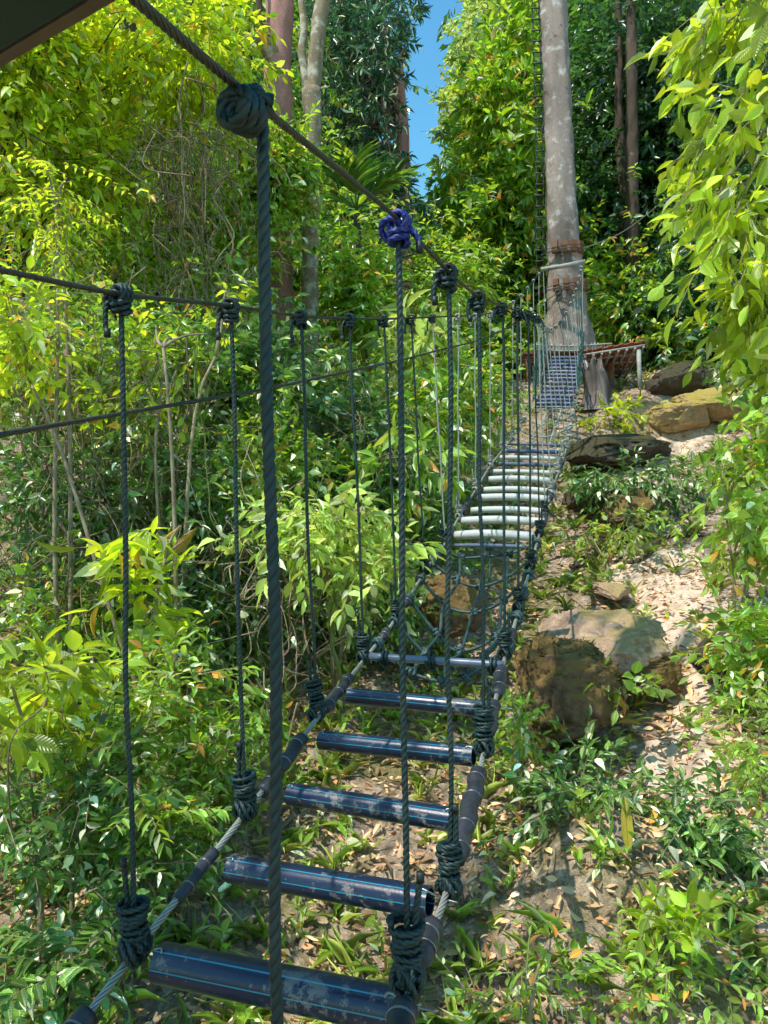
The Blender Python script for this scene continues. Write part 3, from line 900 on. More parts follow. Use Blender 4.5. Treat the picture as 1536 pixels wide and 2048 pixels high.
c = P(1116, 585, 12.55)
mb = MB(); sweep(mb, helix(c, [.3, 1, 0], .04, 2, .03, 12), .015, 6); tag(mb.build('cable_clamp', MAT['steel_dark'], None, c), 'small dark clamp where a cable meets the front of the trunk', 'clamp')
# rungs up the left side of the trunk
lb = P(1083, 520, TD)
LD = thing('ladder', 'thin climbing ladder of dark rungs up the left side of the trunk', 'ladder', lb)
for off in (0, 1):
    mb = MB(); sweep(mb, catmull([P(1078 - 1 + off * 13 - 4, 560, 12.95), P(1077 + off * 13 - 4, 300, 12.95), P(1068 + off * 13 - 4, 0, 12.95), P(1058 + off * 13 - 4, -200, 12.95)], .3), .010, 5); mb.build('rail', MAT['steel_dark'], LD, lb)
y = 545
while y > -120:
    xx = np.interp(y, [-200, 0, 300, 560], [1058, 1068, 1077, 1077])
    mb = MB(); sweep(mb, [P(xx - 7, y, 12.93), P(xx + 12, y - 1, 12.93)], .013, 6); mb.build('rung', MAT['steel_dark'], LD, lb); y -= 22
# platform at the bridge's upper end
pc = P(1128, 712, 12.7)
PF = thing('platform', 'small plank platform at the foot of the big trunk', 'platform', pc)
for i in range(7):
    mb = MB(); box(mb, pc + np.array([0, -.42 + i * .14, -.02 + .006 * (i % 2)]), (1.5, .12, .04)); mb.build('plank', MAT['wood'], PF, pc, False)
for sx in (-.68, .68):
    for sy in (-.38, .4):
        q = pc + np.array([sx, sy, 0]); zb = float(g(q[0], q[1])) - .1
        mb = MB(); sweep(mb, [np.array([q[0], q[1], zb]), q + [0, 0, -.04]], .05, 8); mb.build('post', MAT['wood'], PF, pc)
mb = MB()
for i in range(26):
    x = -.62 + i * .05; rope(mb, [pc + np.array([x, -.5, .1 + .02 * math.sin(i)]), pc + np.array([x + .01, -.5, -.03])], .011, 0)
for z in (.1, .02): rope(mb, [pc + np.array([-.66, -.51, z]), pc + np.array([0, -.51, z - .03]), pc + np.array([.66, -.51, z])], .012, 0)
mb.build('rope_edge', MAT['rope_far'], PF, pc)
# netting on the last metres of both sides of the bridge
for ln, lt in ((lRB, lRT), (lLB, lLT)):
    mb = MB()
    for u in np.linspace(.03, .28, 5):
        rope(mb, [ln.at(d) * (1 - u) + lt.at(d) * u + np.r_[hr.normal(0, .015, 2), hr.normal(0, .02)] for d in np.arange(10.4, 12.3, .16)], .006, 0)
    for d in np.arange(10.4, 12.3, .14):
        rope(mb, [ln.at(d), ln.at(d + .08) * .72 + lt.at(d + .08) * .28], .006, 0)
    mb.build('side_net', MAT['rope_green'], BR, bbase)
# --------------------------------------------------------------- tiled lean-to beside the tree
s0 = P(1166, 708, 11.6); s1 = P(1290, 688, 11.6); s2 = P(1250, 752, 13.4); s3 = P(1160, 748, 13.4)
sb = np.array([s1[0], s1[1], float(g(s1[0], s1[1]))])
SH = thing('lean_to', 'low lean-to with terracotta tiled roof on pale poles beside the tree', 'shelter', sb)
mb = MB(); nr, nc = 7, 12
nn = nrm(np.cross(s1 - s0, s3 - s0)); nn = nn if nn[2] > 0 else -nn
for i in range(nr):
    for j in range(nc):
        def bl(u, v): return (s0 * (1 - u) + s1 * u) * (1 - v) + (s3 * (1 - u) + s2 * u) * v
        u0, u1, v0, v1 = j / nc + .004, (j + 1) / nc - .004, i / nr, (i + 1.12) / nr
        o = nn * (.02 + .012 * ((i + j) % 2)); b4 = [bl(u0, v0) + o + nn * .02, bl(u1, v0) + o + nn * .02, bl(u1, v1) + o, bl(u0, v1) + o]
        t4 = [p + nn * .015 for p in b4]
        mb.add(b4 + t4, [[(0, 3, 2, 1), (4, 5, 6, 7), (0, 1, 5, 4), (1, 2, 6, 5), (2, 3, 7, 6), (3, 0, 4, 7)]])
mb.build('tile_roof', MAT['tile'], SH, sb, False)
for v in np.linspace(0.01, .99, 5):
    mb = MB(); sweep(mb, [(s0 * (1 - v) + s3 * v) - nn * .012, (s1 * (1 - v) + s2 * v) - nn * .012], .017, 8); mb.build('batten', MAT['bamboo'], SH, sb)
for u in np.linspace(.03, .97, 8):
    mb = MB(); sweep(mb, [s0 * (1 - u) + s1 * u - nn * .045, s3 * (1 - u) + s2 * u - nn * .045], .019, 8); mb.build('rafter', MAT['bamboo'], SH, sb)
def gz(p): return np.array([p[0], p[1], float(g(p[0], p[1])) - .05])
for a, b in ((P(1277, 700, 11.62), gz(P(1281, 840, 11.62))), (P(1170, 722, 11.65), P(1188, 772, 11.5)), (P(1172, 765, 11.9), gz(P(1240, 820, 11.9))), (s2, gz(s2)), (s3, gz(s3))):
    mb = MB(); sweep(mb, [a, (a + b) / 2, b], .034, 10); mb.build('post', MAT['bamboo'], SH, sb)
# --------------------------------------------------------------- stump
c = P(1192, 862, 11.2); c[2] = float(g(c[0], c[1])) - .1
mb = MB(); n = 22; sides = 30; ztop = P(1192, 722, 11.2)[2]
zz = np.linspace(c[2], ztop, n); th = np.arange(sides) / sides * 2 * math.pi
rows = []
for i, z in enumerate(zz):
    t = i / (n - 1); r = .19 - .05 * t + .12 * math.exp(-t * 9)
    rr_ = r * (1 + .16 * np.sin(th * 4 + t * 2) + .10 * np.sin(th * 9 + 1) + .05 * np.sin(th * 15 + t * 5))
    jag = np.zeros(sides)
    if i > n - 5: jag = (np.sin(th * 3 + .5) * .12 + np.sin(th * 7) * .05 - .10) * (i - n + 5) / 4
    rows.append(np.stack([c[0] + np.cos(th) * rr_ + .06 * t * math.sin(t * 5), c[1] + np.sin(th) * rr_, z + jag], -1))
rows.append(np.stack([c[0] + np.cos(th) * .04, c[1] + np.sin(th) * .04, np.full(sides, ztop - .35)], -1))
v = np.array(rows).reshape(-1, 3); n = len(rows); i = np.arange(n - 1)[:, None] * sides; j = np.arange(sides)[None]; j2 = (j + 1) % sides
mb.add(v, [np.stack([i + j, i + j2, i + sides + j2, i + sides + j], -1).reshape(-1, 4)])
MAT['stump'] = bark_mat('stump bark', (.10, .075, .065), (.26, .21, .19), (.36, .32, .29), .6, 7)
tag(mb.build('tree_stump', MAT['stump'], None, c), 'tall jagged grey stump standing before the tiled lean-to', 'stump')

# --------------------------------------------------------------- shelter edge overhead, top left
MAT['tarp'] = plain_mat('dark green painted sheet', (.004, .016, .014), (.012, .04, .035), 5, .5, .2)
MAT['lip'] = plain_mat('brown edge', (.05, .045, .03), (.16, .11, .07), 5, .7)
a0 = P(-60, 138, .96); a1 = P(268, -60, .775)
ed = nrm(a1 - a0); A = a0 - ed * 1.2; B = a1 + ed * .22
inn = nrm(np.cross(np.array([0, 0, 1.0]), ed)); inn = inn if inn[1] < 0 else -inn
RF = thing('shelter_roof', 'dark green roof beam overhead at the upper left corner', 'roof', a0)
mb = MB()
w = .9
c0, c1, c2, c3 = A + [0, 0, .0], B, B + inn * w + [0, 0, .12], A + inn * w + [0, 0, .12]
o = np.array([0, 0, .02]); mb.add([c0, c1, c2, c3, c0 + o, c1 + o, c2 + o, c3 + o], [[(0, 3, 2, 1), (4, 5, 6, 7), (0, 1, 5, 4), (1, 2, 6, 5), (2, 3, 7, 6), (3, 0, 4, 7)]])
mb.build('roof_sheet', MAT['tarp'], RF, a0, False)
mb = MB(); box(mb, (A + B) / 2 - inn * .012 + [0, 0, .006], (np.linalg.norm(B - A), .016, .012), X=ed, Y=inn); mb.build('edge_board', MAT['lip'], RF, a0, False)
mb = MB()
for t in (.25, .55, .85):
    q = A + (B - A) * t + inn * .3; sweep(mb, [q + [0, 0, -.002], q + ed * .001 + inn * .3 + [0, 0, .05]], .012, 8)
mb.build('purlin', MAT['tarp'], RF, a0)
#==SECTION ground==
rng = np.random.default_rng(21)
def axis_vals(lo, hi, fine_lo, fine_hi, fs):
    a = [fine_lo]; s = fs
    while a[-1] > lo: s *= 1.12; a.append(a[-1] - s)
    b = list(np.arange(fine_lo + fs, fine_hi, fs)); s = fs
    while b[-1] < hi: s *= 1.12; b.append(b[-1] + s)
    return np.array(a[::-1] + b)


xs = axis_vals(-400, 400, -5, 7, .06); ys = axis_vals(-300, 600, 1.2, 14, .06)
XX, YY = np.meshgrid(xs, ys); ZZ = g(XX, YY)
v = np.stack([XX, YY, ZZ], -1).reshape(-1, 3); w = len(xs); h = len(ys)
i = np.arange(h - 1)[:, None] * w; j = np.arange(w - 1)[None]
mb = MB(); mb.add(v, [np.stack([i + j, i + j + 1, i + w + j + 1, i + w + j], -1).reshape(-1, 4)])
tag(mb.build('ground', MAT['ground'], None), kind='structure')

pth = catmull([(2.3, 1.2, 0), (2.15, 2.5, 0), (1.75, 4, 0), (2.15, 5.2, 0), (2.5, 6.4, 0), (2.45, 7.6, 0), (3.2, 9.2, 0), (4.3, 10.6, 0), (5.2, 12.5, 0)], .05)
nn_ = len(pth); Tn = nrm(np.gradient(pth, axis=0)); Sd = np.stack([Tn[:, 1], -Tn[:, 0], 0 * Tn[:, 0]], -1)
wl = .30 + .13 * np.sin(pth[:, 1] * 2.3) + .3 * vnoise(pth[:, 1] * 3, pth[:, 0] + 3) + .05 * np.clip(pth[:, 1] - 4, 0, 4); wr = .34 + .1 * np.sin(pth[:, 1] * 1.7 + 2) + .3 * vnoise(pth[:, 1] * 3 + 40, pth[:, 0]) + .06 * np.clip(pth[:, 1] - 4, 0, 4)
us = np.linspace(-1, 1, 27)
px_ = pth[:, None] + Sd[:, None] * (np.where(us[None] < 0, us[None] * wl[:, None], us[None] * wr[:, None]))[..., None]
px_[..., 2] = g(px_[..., 0], px_[..., 1]) + .010 - .035 * np.abs(us[None]) ** 6
i = np.arange(nn_ - 1)[:, None] * 27; j = np.arange(26)[None]
mb = MB(); mb.add(px_.reshape(-1, 3), [np.stack([i + j, i + j + 1, i + 27 + j + 1, i + 27 + j], -1).reshape(-1, 4)])
MAT['path'] = plain_mat('trodden earth', (.44, .30, .20), (.80, .62, .48), 12, .95, .8, .1, 0, .03)
tag(mb.build('path', MAT['path'], None), kind='structure')
from mathutils import noise as mnoise
def rock(px, py, d, wpx, hpx, dep, mat, label, seed, squash=1.0, sharp=1.0, rz=0.0, facets=7):
    """boulder whose visible face spans wpx x hpx around pixel (px,py) at depth d"""
    if d > 5: d = min(d, project(G(px, py + hpx * .42))[2])
    c = P(px, py, d); rx = wpx / 2 / F * d; rz_ = hpx / 2 / F * d
    import bmesh
    bm = bmesh.new(); bmesh.ops.create_icosphere(bm, subdivisions=6, radius=1)
    off = Vector((seed * 3.1, seed * 1.7, 0))
    for vv in bm.verts:
        p = vv.co.copy()
        q = Vector([math.copysign(abs(a) ** (1 / (1 + .55 * sharp)), a) for a in p])
        k = 1 + .24 * mnoise.noise(p * 1.1 + off) + .16 * mnoise.noise(p * 2.7 + off) - .10 * abs(mnoise.noise(p * 3.9 + off)) + .07 * mnoise.noise(p * 7 + off) + .035 * mnoise.noise(p * 18 + off) + .02 * mnoise.noise(p * 40 + off)
        q = q * k
        # flat fracture faces
        for s_ in range(facets):
            nv = Vector((math.sin(seed * 2.3 + s_ * 2.1), math.cos(seed * 1.1 + s_ * 2.5), .9 * math.sin(s_ * 1.7 + seed))).normalized()
            dd = q.dot(nv) - .78 - .06 * mnoise.noise(p * 3 + off)
            if dd > 0: q -= nv * dd * .92
        q *= 1 + .03 * mnoise.noise(p * 9 + off * 2) + .02 * mnoise.noise(p * 26 + off)
        vv.co = Vector((q.x * rx, q.y * dep, q.z * rz_))
    me = bpy.data.meshes.new('boulder'); bm.to_mesh(me); bm.free()
    me.polygons.foreach_set('use_smooth', [True] * len(me.polygons)); me.materials.append(MAT[mat])
    o = bpy.data.objects.new('boulder', me); COL.objects.link(o)
    o.location = tuple(c); o.rotation_euler = (0, 0, rz)
    return tag(o, label, 'boulder')


RB_ = rock(1130, 1388, 4.5, 190, 205, .33, 'rock_moss', 'round boulder capped with brown moss beside the bridge', 4, sharp=.8, facets=2)
rock(1200, 1292, 5.3, 235, 125, .45, 'rock', 'broad sunlit boulder behind the mossy round one', 2, sharp=.6)
rock(1285, 1335, 5.1, 150, 90, .3, 'rock_moss', 'low grey rock at the right foot of the sunlit boulder', 3)
rock(905, 1215, 5.6, 130, 130, .35, 'rock_moss', 'reddish rock under the knotted net', 4)
rock(1235, 905, 10.3, 215, 75, .8, 'rock_dark', 'dark overhanging rock ledge below the stump', 5, sharp=.4)
rock(1255, 1015, 8.2, 125, 85, .5, 'rock_moss', 'brown rock half buried in the green slope', 6)
rock(1352, 762, 13.2, 95, 70, .6, 'rock_dark', 'large dark rock behind the pale post', 7)
rock(1420, 812, 11.8, 120, 66, .6, 'rock_orange', 'yellow mossy boulder right of the clearing', 8, sharp=.5)
rock(1352, 838, 11.2, 100, 60, .5, 'rock_orange', 'slanted yellow rock left of the mossy boulder', 9, sharp=.6, rz=.5)
rock(1400, 768, 13.5, 60, 45, .4, 'rock', 'small round rock above the yellow boulders', 10)
rock(1435, 1320, 5.4, 90, 70, .3, 'rock_dark', 'small dark rock at the right edge of the path', 11)
rock(1225, 1180, 6.6, 60, 26, .3, 'rock', 'small tan rock on the path above the sunlit boulder', 12)
rock(1180, 1000, 8.9, 90, 60, .4, 'rock_dark', 'dark rock in the shade right of the pale steps', 13)

me_ = RB_.data; vv_ = np.array([v.co for v in me_.vertices]); nv_ = np.array([v.normal for v in me_.vertices])
sel = np.where((nv_[:, 2] > .25) & (np.random.default_rng(9).random(len(vv_)) < .16))[0]
r9 = np.random.default_rng(10); mb = MB()
put_leaves(mb, vv_[sel], nv_[sel] * .5 + r9.normal(0, .6, (len(sel), 3)) + [0, -.25, -.15], r9.normal(0, .5, (len(sel), 3)) + [0, 0, 1], r9.uniform(.02, .06, len(sel)), .10, 'far')
mb.build('moss', MAT['dead_moss'], RB_, None)
# sunlit pools on the ground and on the bridge
for px, py, r in [(720, 1480, .55), (850, 1560, .25), (1300, 1240, .65), (1380, 1180, .55), (1150, 1260, .30), (1320, 1880, .35), (1230, 870, .4), (1400, 860, .6), (1200, 1120, .4), (930, 1480, .28), (350, 1480, .30), (1450, 1150, .5)]:
    POOLS.append((G(px, py), r))
for px, py, d, r in [(990, 1050, 5.6, .50), (1050, 960, 6.8, .35), (1110, 800, 8.5, .5), (1110, 700, 8.0, .35), (600, 1050, 4.6, .60), (700, 1000, 4.8, .4), (60, 1380, 3.4, .4), (260, 1190, 3.8, .35), (150, 250, 6, 1.3), (60, 500, 5, .9), (300, 700, 5.5, .8), (1440, 400, 2.8, .7), (1400, 650, 2.8, .4), (1480, 150, 2.8, .6), (1480, 1050, 4.5, .6), (1110, 150, 12.8, .5), (1110, 350, 12.8, .35), (1100, 280, 12.8, .3), (940, 1080, 5.3, .3), (1100, 930, 7.3, .4), (880, 800, 6, .5), (1350, 770, 11.5, .5)]:
    POOLS.append((P(px, py, d), r))

# --------------------------------------------------------------- ground cover
def scatter(n, x0, x1, y0, y1, dens=None, bias=1.6):
    # denser near the camera
    y = y0 + (y1 - y0) * rng.random(n) ** bias; half = .62 * y + .8
    x = rng.uniform(-1, 1, n) * half + .05 * y
    ok = (x > x0) & (x < x1)
    x = x[ok]; y = y[ok]
    if dens is not None:
        k = dens(x, y) > rng.random(len(x)); x = x[k]; y = y[k]
    return np.stack([x, y, g(x, y)], -1)


def pathmask(x, y):
    c = np.interp(y, [0, 2.5, 4, 5.5, 7, 9, 11, 14], [2.2, 2.0, 1.75, 2.2, 2.6, 3.2, 4.2, 5.0])
    return np.exp(-((x - c) / .45) ** 2)


def litter(n, mat, name, ll, lo=.0):
    p = scatter(n, -6, 9, 1.3, 16)
    m = len(p); a = rng.uniform(0, 6.283, m)
    D = np.stack([np.cos(a), np.sin(a), rng.normal(.05, .22, m)], -1)
    N = np.stack([rng.normal(0, .45, m), rng.normal(-.12, .45, m), np.ones(m)], -1)
    mb = MB(); put_leaves(mb, p + np.array([0, 0, .012]) + rng.random((m, 1)) * np.array([[0, 0, .03]]), D, N, ll * rng.uniform(.5, 1.35, m), rng.uniform(.25, .5, m), 'mid', rng.uniform(-1.6, 2.4, m))
    tag(mb.build(name, MAT[mat], None), 'dry brown and reddish fallen leaves covering the slope' if mat == 'litter' else 'pale straw coloured dry blades and bits on the forest floor', 'leaf litter', kind='stuff')


tw = scatter(2600, -6, 8, 1.3, 12); m = len(tw); a = rng.uniform(0, 6.283, m); Lt = rng.uniform(.04, .22, m)[:, None]
A_ = tw + [0, 0, .015]; B_ = tw + np.stack([np.cos(a), np.sin(a), rng.normal(0.05, .15, m)], -1) * Lt; B_[:, 2] = np.maximum(B_[:, 2], g(B_[:, 0], B_[:, 1]) + .01)
mb = MB(); put_twigs(mb, A_, B_, .003, .0015); tag(mb.build('fallen_twigs', MAT['vine'], None), 'short dry twigs scattered over the forest floor', 'twigs', kind='stuff')
litter(30000, 'litter', 'leaf_litter', .055)
p = scatter(8000, 0, 9, 1.4, 13, lambda x, y: np.exp(-((x - np.interp(y, [1.2, 2.5, 4, 5.2, 6.4, 7.6, 9.2, 10.6, 12.5], [2.3, 2.15, 1.75, 2.15, 2.5, 2.45, 3.2, 4.3, 5.2])) / .6) ** 2), 1.0)
m = len(p); a = rng.uniform(0, 6.283, m); mb = MB()
put_leaves(mb, p + [0, 0, .022], np.stack([np.cos(a), np.sin(a), rng.normal(.05, .2, m)], -1), np.stack([rng.normal(0, .4, m), rng.normal(0, .4, m), np.ones(m)], -1), rng.uniform(.015, .055, m), rng.uniform(.3, .5, m), 'mid', rng.uniform(-1.6, 2.4, m))
tag(mb.build('path_litter', MAT['litter'], None), 'small reddish and tan leaves trodden into the path', 'leaf litter', kind='stuff')
litter(12000, 'litter_dry', 'dry_straw', .08)

# grass
p = scatter(3400, -5, 9, 1.4, 13, lambda x, y: (vnoise(x * 1.1 + 31, y * 1.1) + .62) * (1 - .85 * pathmask(x, y)))
m = len(p); kk = 9
a = rng.uniform(0, 6.283, (m, kk)); D = np.stack([np.cos(a) * .55, np.sin(a) * .55, rng.uniform(.5, 1.2, (m, kk))], -1)
pos = p[:, None] + rng.normal(0, .02, (m, kk, 3)) * [1, 1, 0]
mb = MB(); put_leaves(mb, pos.reshape(-1, 3), D.reshape(-1, 3), rng.normal(0, .5, (m * kk, 3)) + [0, 0, 1], rng.uniform(.06, .20, m * kk), .07, 'mid', rng.uniform(1, 3.2, m * kk))
tag(mb.build('grass', MAT['grass'], None), 'thin grass blades growing in tufts over the slope', 'grass', kind='stuff')


def herbs(n, mat, name, label, x0, x1, y0, y1, ll, dens, hh=(.05, .2), k=8, lw=.42, kind='near'):
    p = scatter(n, x0, x1, y0, y1, dens, 1.35)
    m = len(p)
    H = rng.uniform(*hh, m)
    D = np.stack([rng.normal(0, .3, m), rng.normal(0, .3, m), np.ones(m)], -1)
    L = MB(); T = MB()
    leaf_clusters(rng, L, T, p, D, H, k, ll, lw, kind, 'whorl' if False else 'alt', .25, .4, 1.2, False, .0022)
    v = L
    v.add(np.concatenate(T.v), [np.concatenate(T.f[4])])
    return tag(v.build(name, MAT[mat], None), label, 'ground cover', kind='stuff')


herbs(2300, 'leaf_herb', 'ground_herbs', 'small bright green herbs spread over the open slope', -5, 9, 1.4, 12, .062, lambda x, y: np.clip(vnoise(x * 1.3, y * 1.3 + 50) * 2.2 + .5, 0, 1) * (1 - .95 * pathmask(x, y)))
herbs(700, 'leaf_herbdark', 'shade_herbs', 'dark glossy leaved herbs in the shaded slope right of the bridge', .9, 9, 2.6, 12, .075, lambda x, y: np.clip(vnoise(x * .9 + 70, y * .9) * 3 + .35, 0, 1) * (1 - .95 * pathmask(x, y)), (.1, .32), 10)
herbs(900, 'leaf_herb', 'undergrowth_cover', 'low leafy undergrowth left of the bridge', -6, -.2, 1.8, 9, .075, lambda x, y: np.clip(vnoise(x * .9 + 20, y * .9 + 4) * 3 + .6, 0, 1), (.1, .45), 12)
#==SECTION plants==
# ----- helper: a leafy plant from pixel boxes
def shrub(label, mat, seed, boxes, d, ll, n=120, k=8, lw=.42, tl=.25, kind='mid', mode='alt', droop=.3, name='shrub', group=None, rootpx=None, clumps=8, pool=True, dep=.4, jit=.35, spread=.34, bark='twig', flat=.5, twig=.003, cat='shrub'):
    blobs = []
    for (x0, y0, x1, y1) in boxes:
        c = P((x0 + x1) / 2, (y0 + y1) / 2, d)
        blobs.append((c, (abs(x1 - x0) / 2 / F * d, dep, abs(y1 - y0) / 2 / F * d)))
    if rootpx is None: b = blobs[0][0].copy(); b[2] = float(g(b[0], b[1]))
    elif len(rootpx) == 2: b = G(*rootpx)
    else: b = P(*rootpx)
    return crown(name, label, cat, b, blobs, mat, seed, ll, lw, k, tl, n, kind, mode, droop, jit, None, bark, .35, group, pool, True, clumps, spread, twig, ('stems', 'foliage'), flat)


# right overhanging branch, near the camera
shrub('drooping branch of large translucent yellow green leaves at upper right', 'leaf_big', 31, [(1400, -60, 1640, 130), (1400, 110, 1640, 330), (1400, 300, 1640, 540), (1450, 480, 1680, 680)], 2.9, .098, 250, 6, .44, .22, 'near', 'alt', .8, 'leafy_branch', rootpx=(1750, -100, 3.2), clumps=8, dep=.4, spread=.24, flat=.25, cat='branch', jit=.5, pool=False)
shrub('leafy branch with pale glaring leaves at the right edge above the slope', 'leaf_big', 32, [(1420, 560, 1600, 660), (1500, 680, 1650, 800)], 3.1, .085, 50, 6, .5, .22, 'near', 'alt', .6, 'leafy_branch', rootpx=(1780, 500, 3.2), clumps=6, dep=.25, spread=.25, flat=.4, cat='branch', pool=False)
shrub('bright leafy bush at the right edge beside the path', 'leaf_herb', 33, [(1370, 940, 1560, 1130), (1440, 830, 1620, 1000)], 5.4, .11, 190, 7, .45, .26, 'near', 'alt', .3, clumps=9, dep=.4)
shrub('dense green bush at the right edge below the sunlit path', 'leaf_mid', 34, [(1440, 1180, 1640, 1420)], 4.6, .085, 150, 8, .42, .22, 'near', 'alt', .3, dep=.35)
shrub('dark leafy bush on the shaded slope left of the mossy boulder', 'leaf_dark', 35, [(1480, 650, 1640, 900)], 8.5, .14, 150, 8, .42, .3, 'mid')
# right lower plants
shrub('dark glossy seedlings clustered below the round boulder', 'leaf_herbdark', 36, [(1060, 1500, 1290, 1640), (1130, 1600, 1420, 1760)], 3.45, .07, 120, 8, .40, .2, 'near', 'alt', .1, clumps=12, dep=.3, flat=1.0)
shrub('dark leafed seedlings beside the upright yellow leaf', 'leaf_herbdark', 37, [(1300, 1560, 1500, 1740)], 3.5, .07, 80, 8, .38, .2, 'near', 'alt', .1, clumps=9, dep=.25, flat=1.0)
shrub('tall leafed seedling glowing in the sun at lower right', 'leaf_big', 38, [(1260, 1810, 1400, 1930)], 2.7, .085, 22, 6, .42, .14, 'near', 'alt', .1, clumps=4, dep=.12, rootpx=(1330, 1960))
shrub('sunny patch of yellow green seedlings at the lower right edge', 'leaf_herb', 39, [(1180, 1880, 1520, 2040)], 2.65, .05, 80, 7, .42, .14, 'near', 'alt', .15, clumps=14, dep=.25, flat=1.0)
shrub('low bright seedlings at the bottom right of the first step', 'leaf_herb', 40, [(930, 1900, 1180, 2060)], 2.55, .05, 44, 6, .36, .15, 'near', 'alt', .1, clumps=10, dep=.2, flat=1.0)
shrub('seedlings with heart shaped leaves on the round boulder', 'leaf_herb', 41, [(1180, 1330, 1320, 1400)], 4.35, .085, 14, 4, .6, .12, 'near', 'alt', .1, clumps=5, dep=.15, rootpx=(1250, 1430))
shrub('bright leaves trailing at the foot of the round boulder', 'leaf_herb', 42, [(985, 1360, 1090, 1560)], 4.0, .06, 60, 6, .42, .14, 'near', 'alt', .3, clumps=9, dep=.15)
shrub('sunlit young plants at the foot of the stump', 'leaf_bright', 43, [(1150, 800, 1340, 870)], 10.7, .13, 60, 6, .4, .22, 'mid', dep=.3, clumps=9)
shrub('leafy bush behind the rocks on the far right', 'leaf_mid', 44, [(1370, 640, 1480, 760), (1310, 650, 1400, 720)], 13, .16, 110, 8, .4, .3, 'mid', dep=.5)
shrub('shaded green plants on the slope right of the pale steps', 'leaf_herbdark', 45, [(1130, 920, 1420, 1010)], 8.0, .09, 210, 7, .45, .2, 'mid', dep=.5, clumps=14, flat=1.0)
shrub('sunlit plants on the slope under the brown rock', 'leaf_herb', 46, [(1090, 1010, 1340, 1110)], 7.4, .075, 140, 7, .45, .18, 'mid', dep=.4, clumps=14, flat=1.0)
shrub('green plants leaning over the right side of the path', 'leaf_herb', 47, [(1440, 1400, 1620, 1620)], 3.9, .065, 70, 7, .42, .22, 'near', dep=.3, clumps=10)

# left undergrowth, near to far
shrub('pinnate leaved sapling at the lower left corner', 'leaf_herbdark', 50, [(20, 1840, 240, 2020)], 2.5, .085, 16, 14, .34, .26, 'near', 'pinnate', .45, 'sapling', clumps=8, dep=.15, cat='sapling')
shrub('fern like frond plant beside the second left knot', 'leaf_herb', 51, [(270, 1580, 420, 1680)], 2.9, .075, 9, 16, .30, .26, 'near', 'pinnate', .45, 'fern', clumps=4, dep=.12, cat='fern', rootpx=(330, 1720))
shrub('dark leafy shrub behind the lowest left knot', 'leaf_dark', 52, [(0, 1480, 280, 1760), (150, 1600, 420, 1850)], 3.0, .058, 260, 8, .44, .2, 'near', 'alt', .3, dep=.4, clumps=14)
shrub('broad leaved sapling with large veined leaves at the left edge', 'leaf_big', 53, [(-40, 1300, 180, 1480)], 3.1, .12, 46, 7, .46, .22, 'near', 'alt', .35, 'sapling', dep=.35, clumps=8, cat='sapling', flat=.9)
shrub('bright mid height shrub left of the first hanging rope', 'leaf_herb', 54, [(0, 1450, 230, 1640), (120, 1300, 420, 1520)], 3.6, .065, 300, 8, .42, .22, 'near', 'alt', .3, dep=.4, clumps=14)
shrub('leafy shrub between the first and second left ropes', 'leaf_mid', 55, [(270, 1350, 500, 1600), (300, 1480, 480, 1720)], 3.7, .058, 280, 8, .40, .2, 'near', 'alt', .3, dep=.35, clumps=14)
shrub('sapling with long narrow bright leaves behind the first left rope', 'leaf_bright', 56, [(170, 1090, 380, 1260), (260, 1020, 400, 1120)], 3.9, .17, 40, 7, .30, .3, 'near', 'alt', .25, 'sapling', dep=.2, clumps=7, cat='sapling')
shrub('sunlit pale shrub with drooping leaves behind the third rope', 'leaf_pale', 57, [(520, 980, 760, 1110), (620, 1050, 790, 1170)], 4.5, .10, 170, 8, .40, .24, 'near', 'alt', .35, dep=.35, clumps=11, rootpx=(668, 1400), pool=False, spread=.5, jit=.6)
shrub('shrub in dappled light left of the knotted net', 'leaf_mid', 58, [(480, 1150, 760, 1330)], 4.7, .065, 260, 8, .4, .22, 'near', 'alt', .3, dep=.4, clumps=14)
shrub('bright sprigs over dry leaves between left ropes two and three', 'leaf_herb', 59, [(440, 1300, 660, 1470)], 4.2, .075, 110, 7, .4, .18, 'near', 'alt', .3, dep=.3, clumps=12)
GL = 'green shrubs tangled left of the bridge'
LABG = 'dense green shrub in the tangled thicket left of the bridge'
specs = [(0, 900, 260, 1180, 5.2, 'leaf_dark'), (220, 880, 480, 1130, 5.4, 'leaf_dark'), (430, 850, 640, 1060, 5.8, 'leaf_mid'), (-60, 620, 200, 900, 5.6, 'leaf_mid'), (180, 640, 420, 880, 5.8, 'leaf_mid'), (380, 640, 620, 900, 6.2, 'leaf_dark'), (40, 1120, 300, 1340, 4.8, 'leaf_mid'), (300, 1100, 560, 1330, 5.0, 'leaf_dark'), (560, 800, 780, 1010, 7.0, 'leaf_dark'), (700, 760, 900, 960, 7.6, 'leaf_mid'), (720, 940, 880, 1120, 6.6, 'leaf_dark'), (640, 1100, 840, 1260, 5.9, 'leaf_dark'), (820, 700, 1010, 900, 9.0, 'leaf_mid')]
for i, (x0, y0, x1, y1, d, m) in enumerate(specs):
    shrub(LABG, m, 60 + i, [(x0, y0, x1, y1)], d, .078 if d < 6 else .10, 420, 8, .42, .26, 'mid', 'alt', .35, group=GL, dep=.7, clumps=14, spread=.4)
shrub('shrub with bright lit leaves behind the first two left ropes', 'leaf_bright', 80, [(200, 680, 430, 840), (340, 560, 520, 720)], 4.6, .082, 200, 8, .40, .26, 'near', 'alt', .3, dep=.3, clumps=10)
shrub('yellow lit shrub low on the left edge under the hand cable', 'leaf_bright', 81, [(230, 590, 420, 700), (-40, 560, 140, 760)], 4.2, .085, 150, 8, .42, .24, 'near', 'alt', .3, dep=.35, clumps=10)
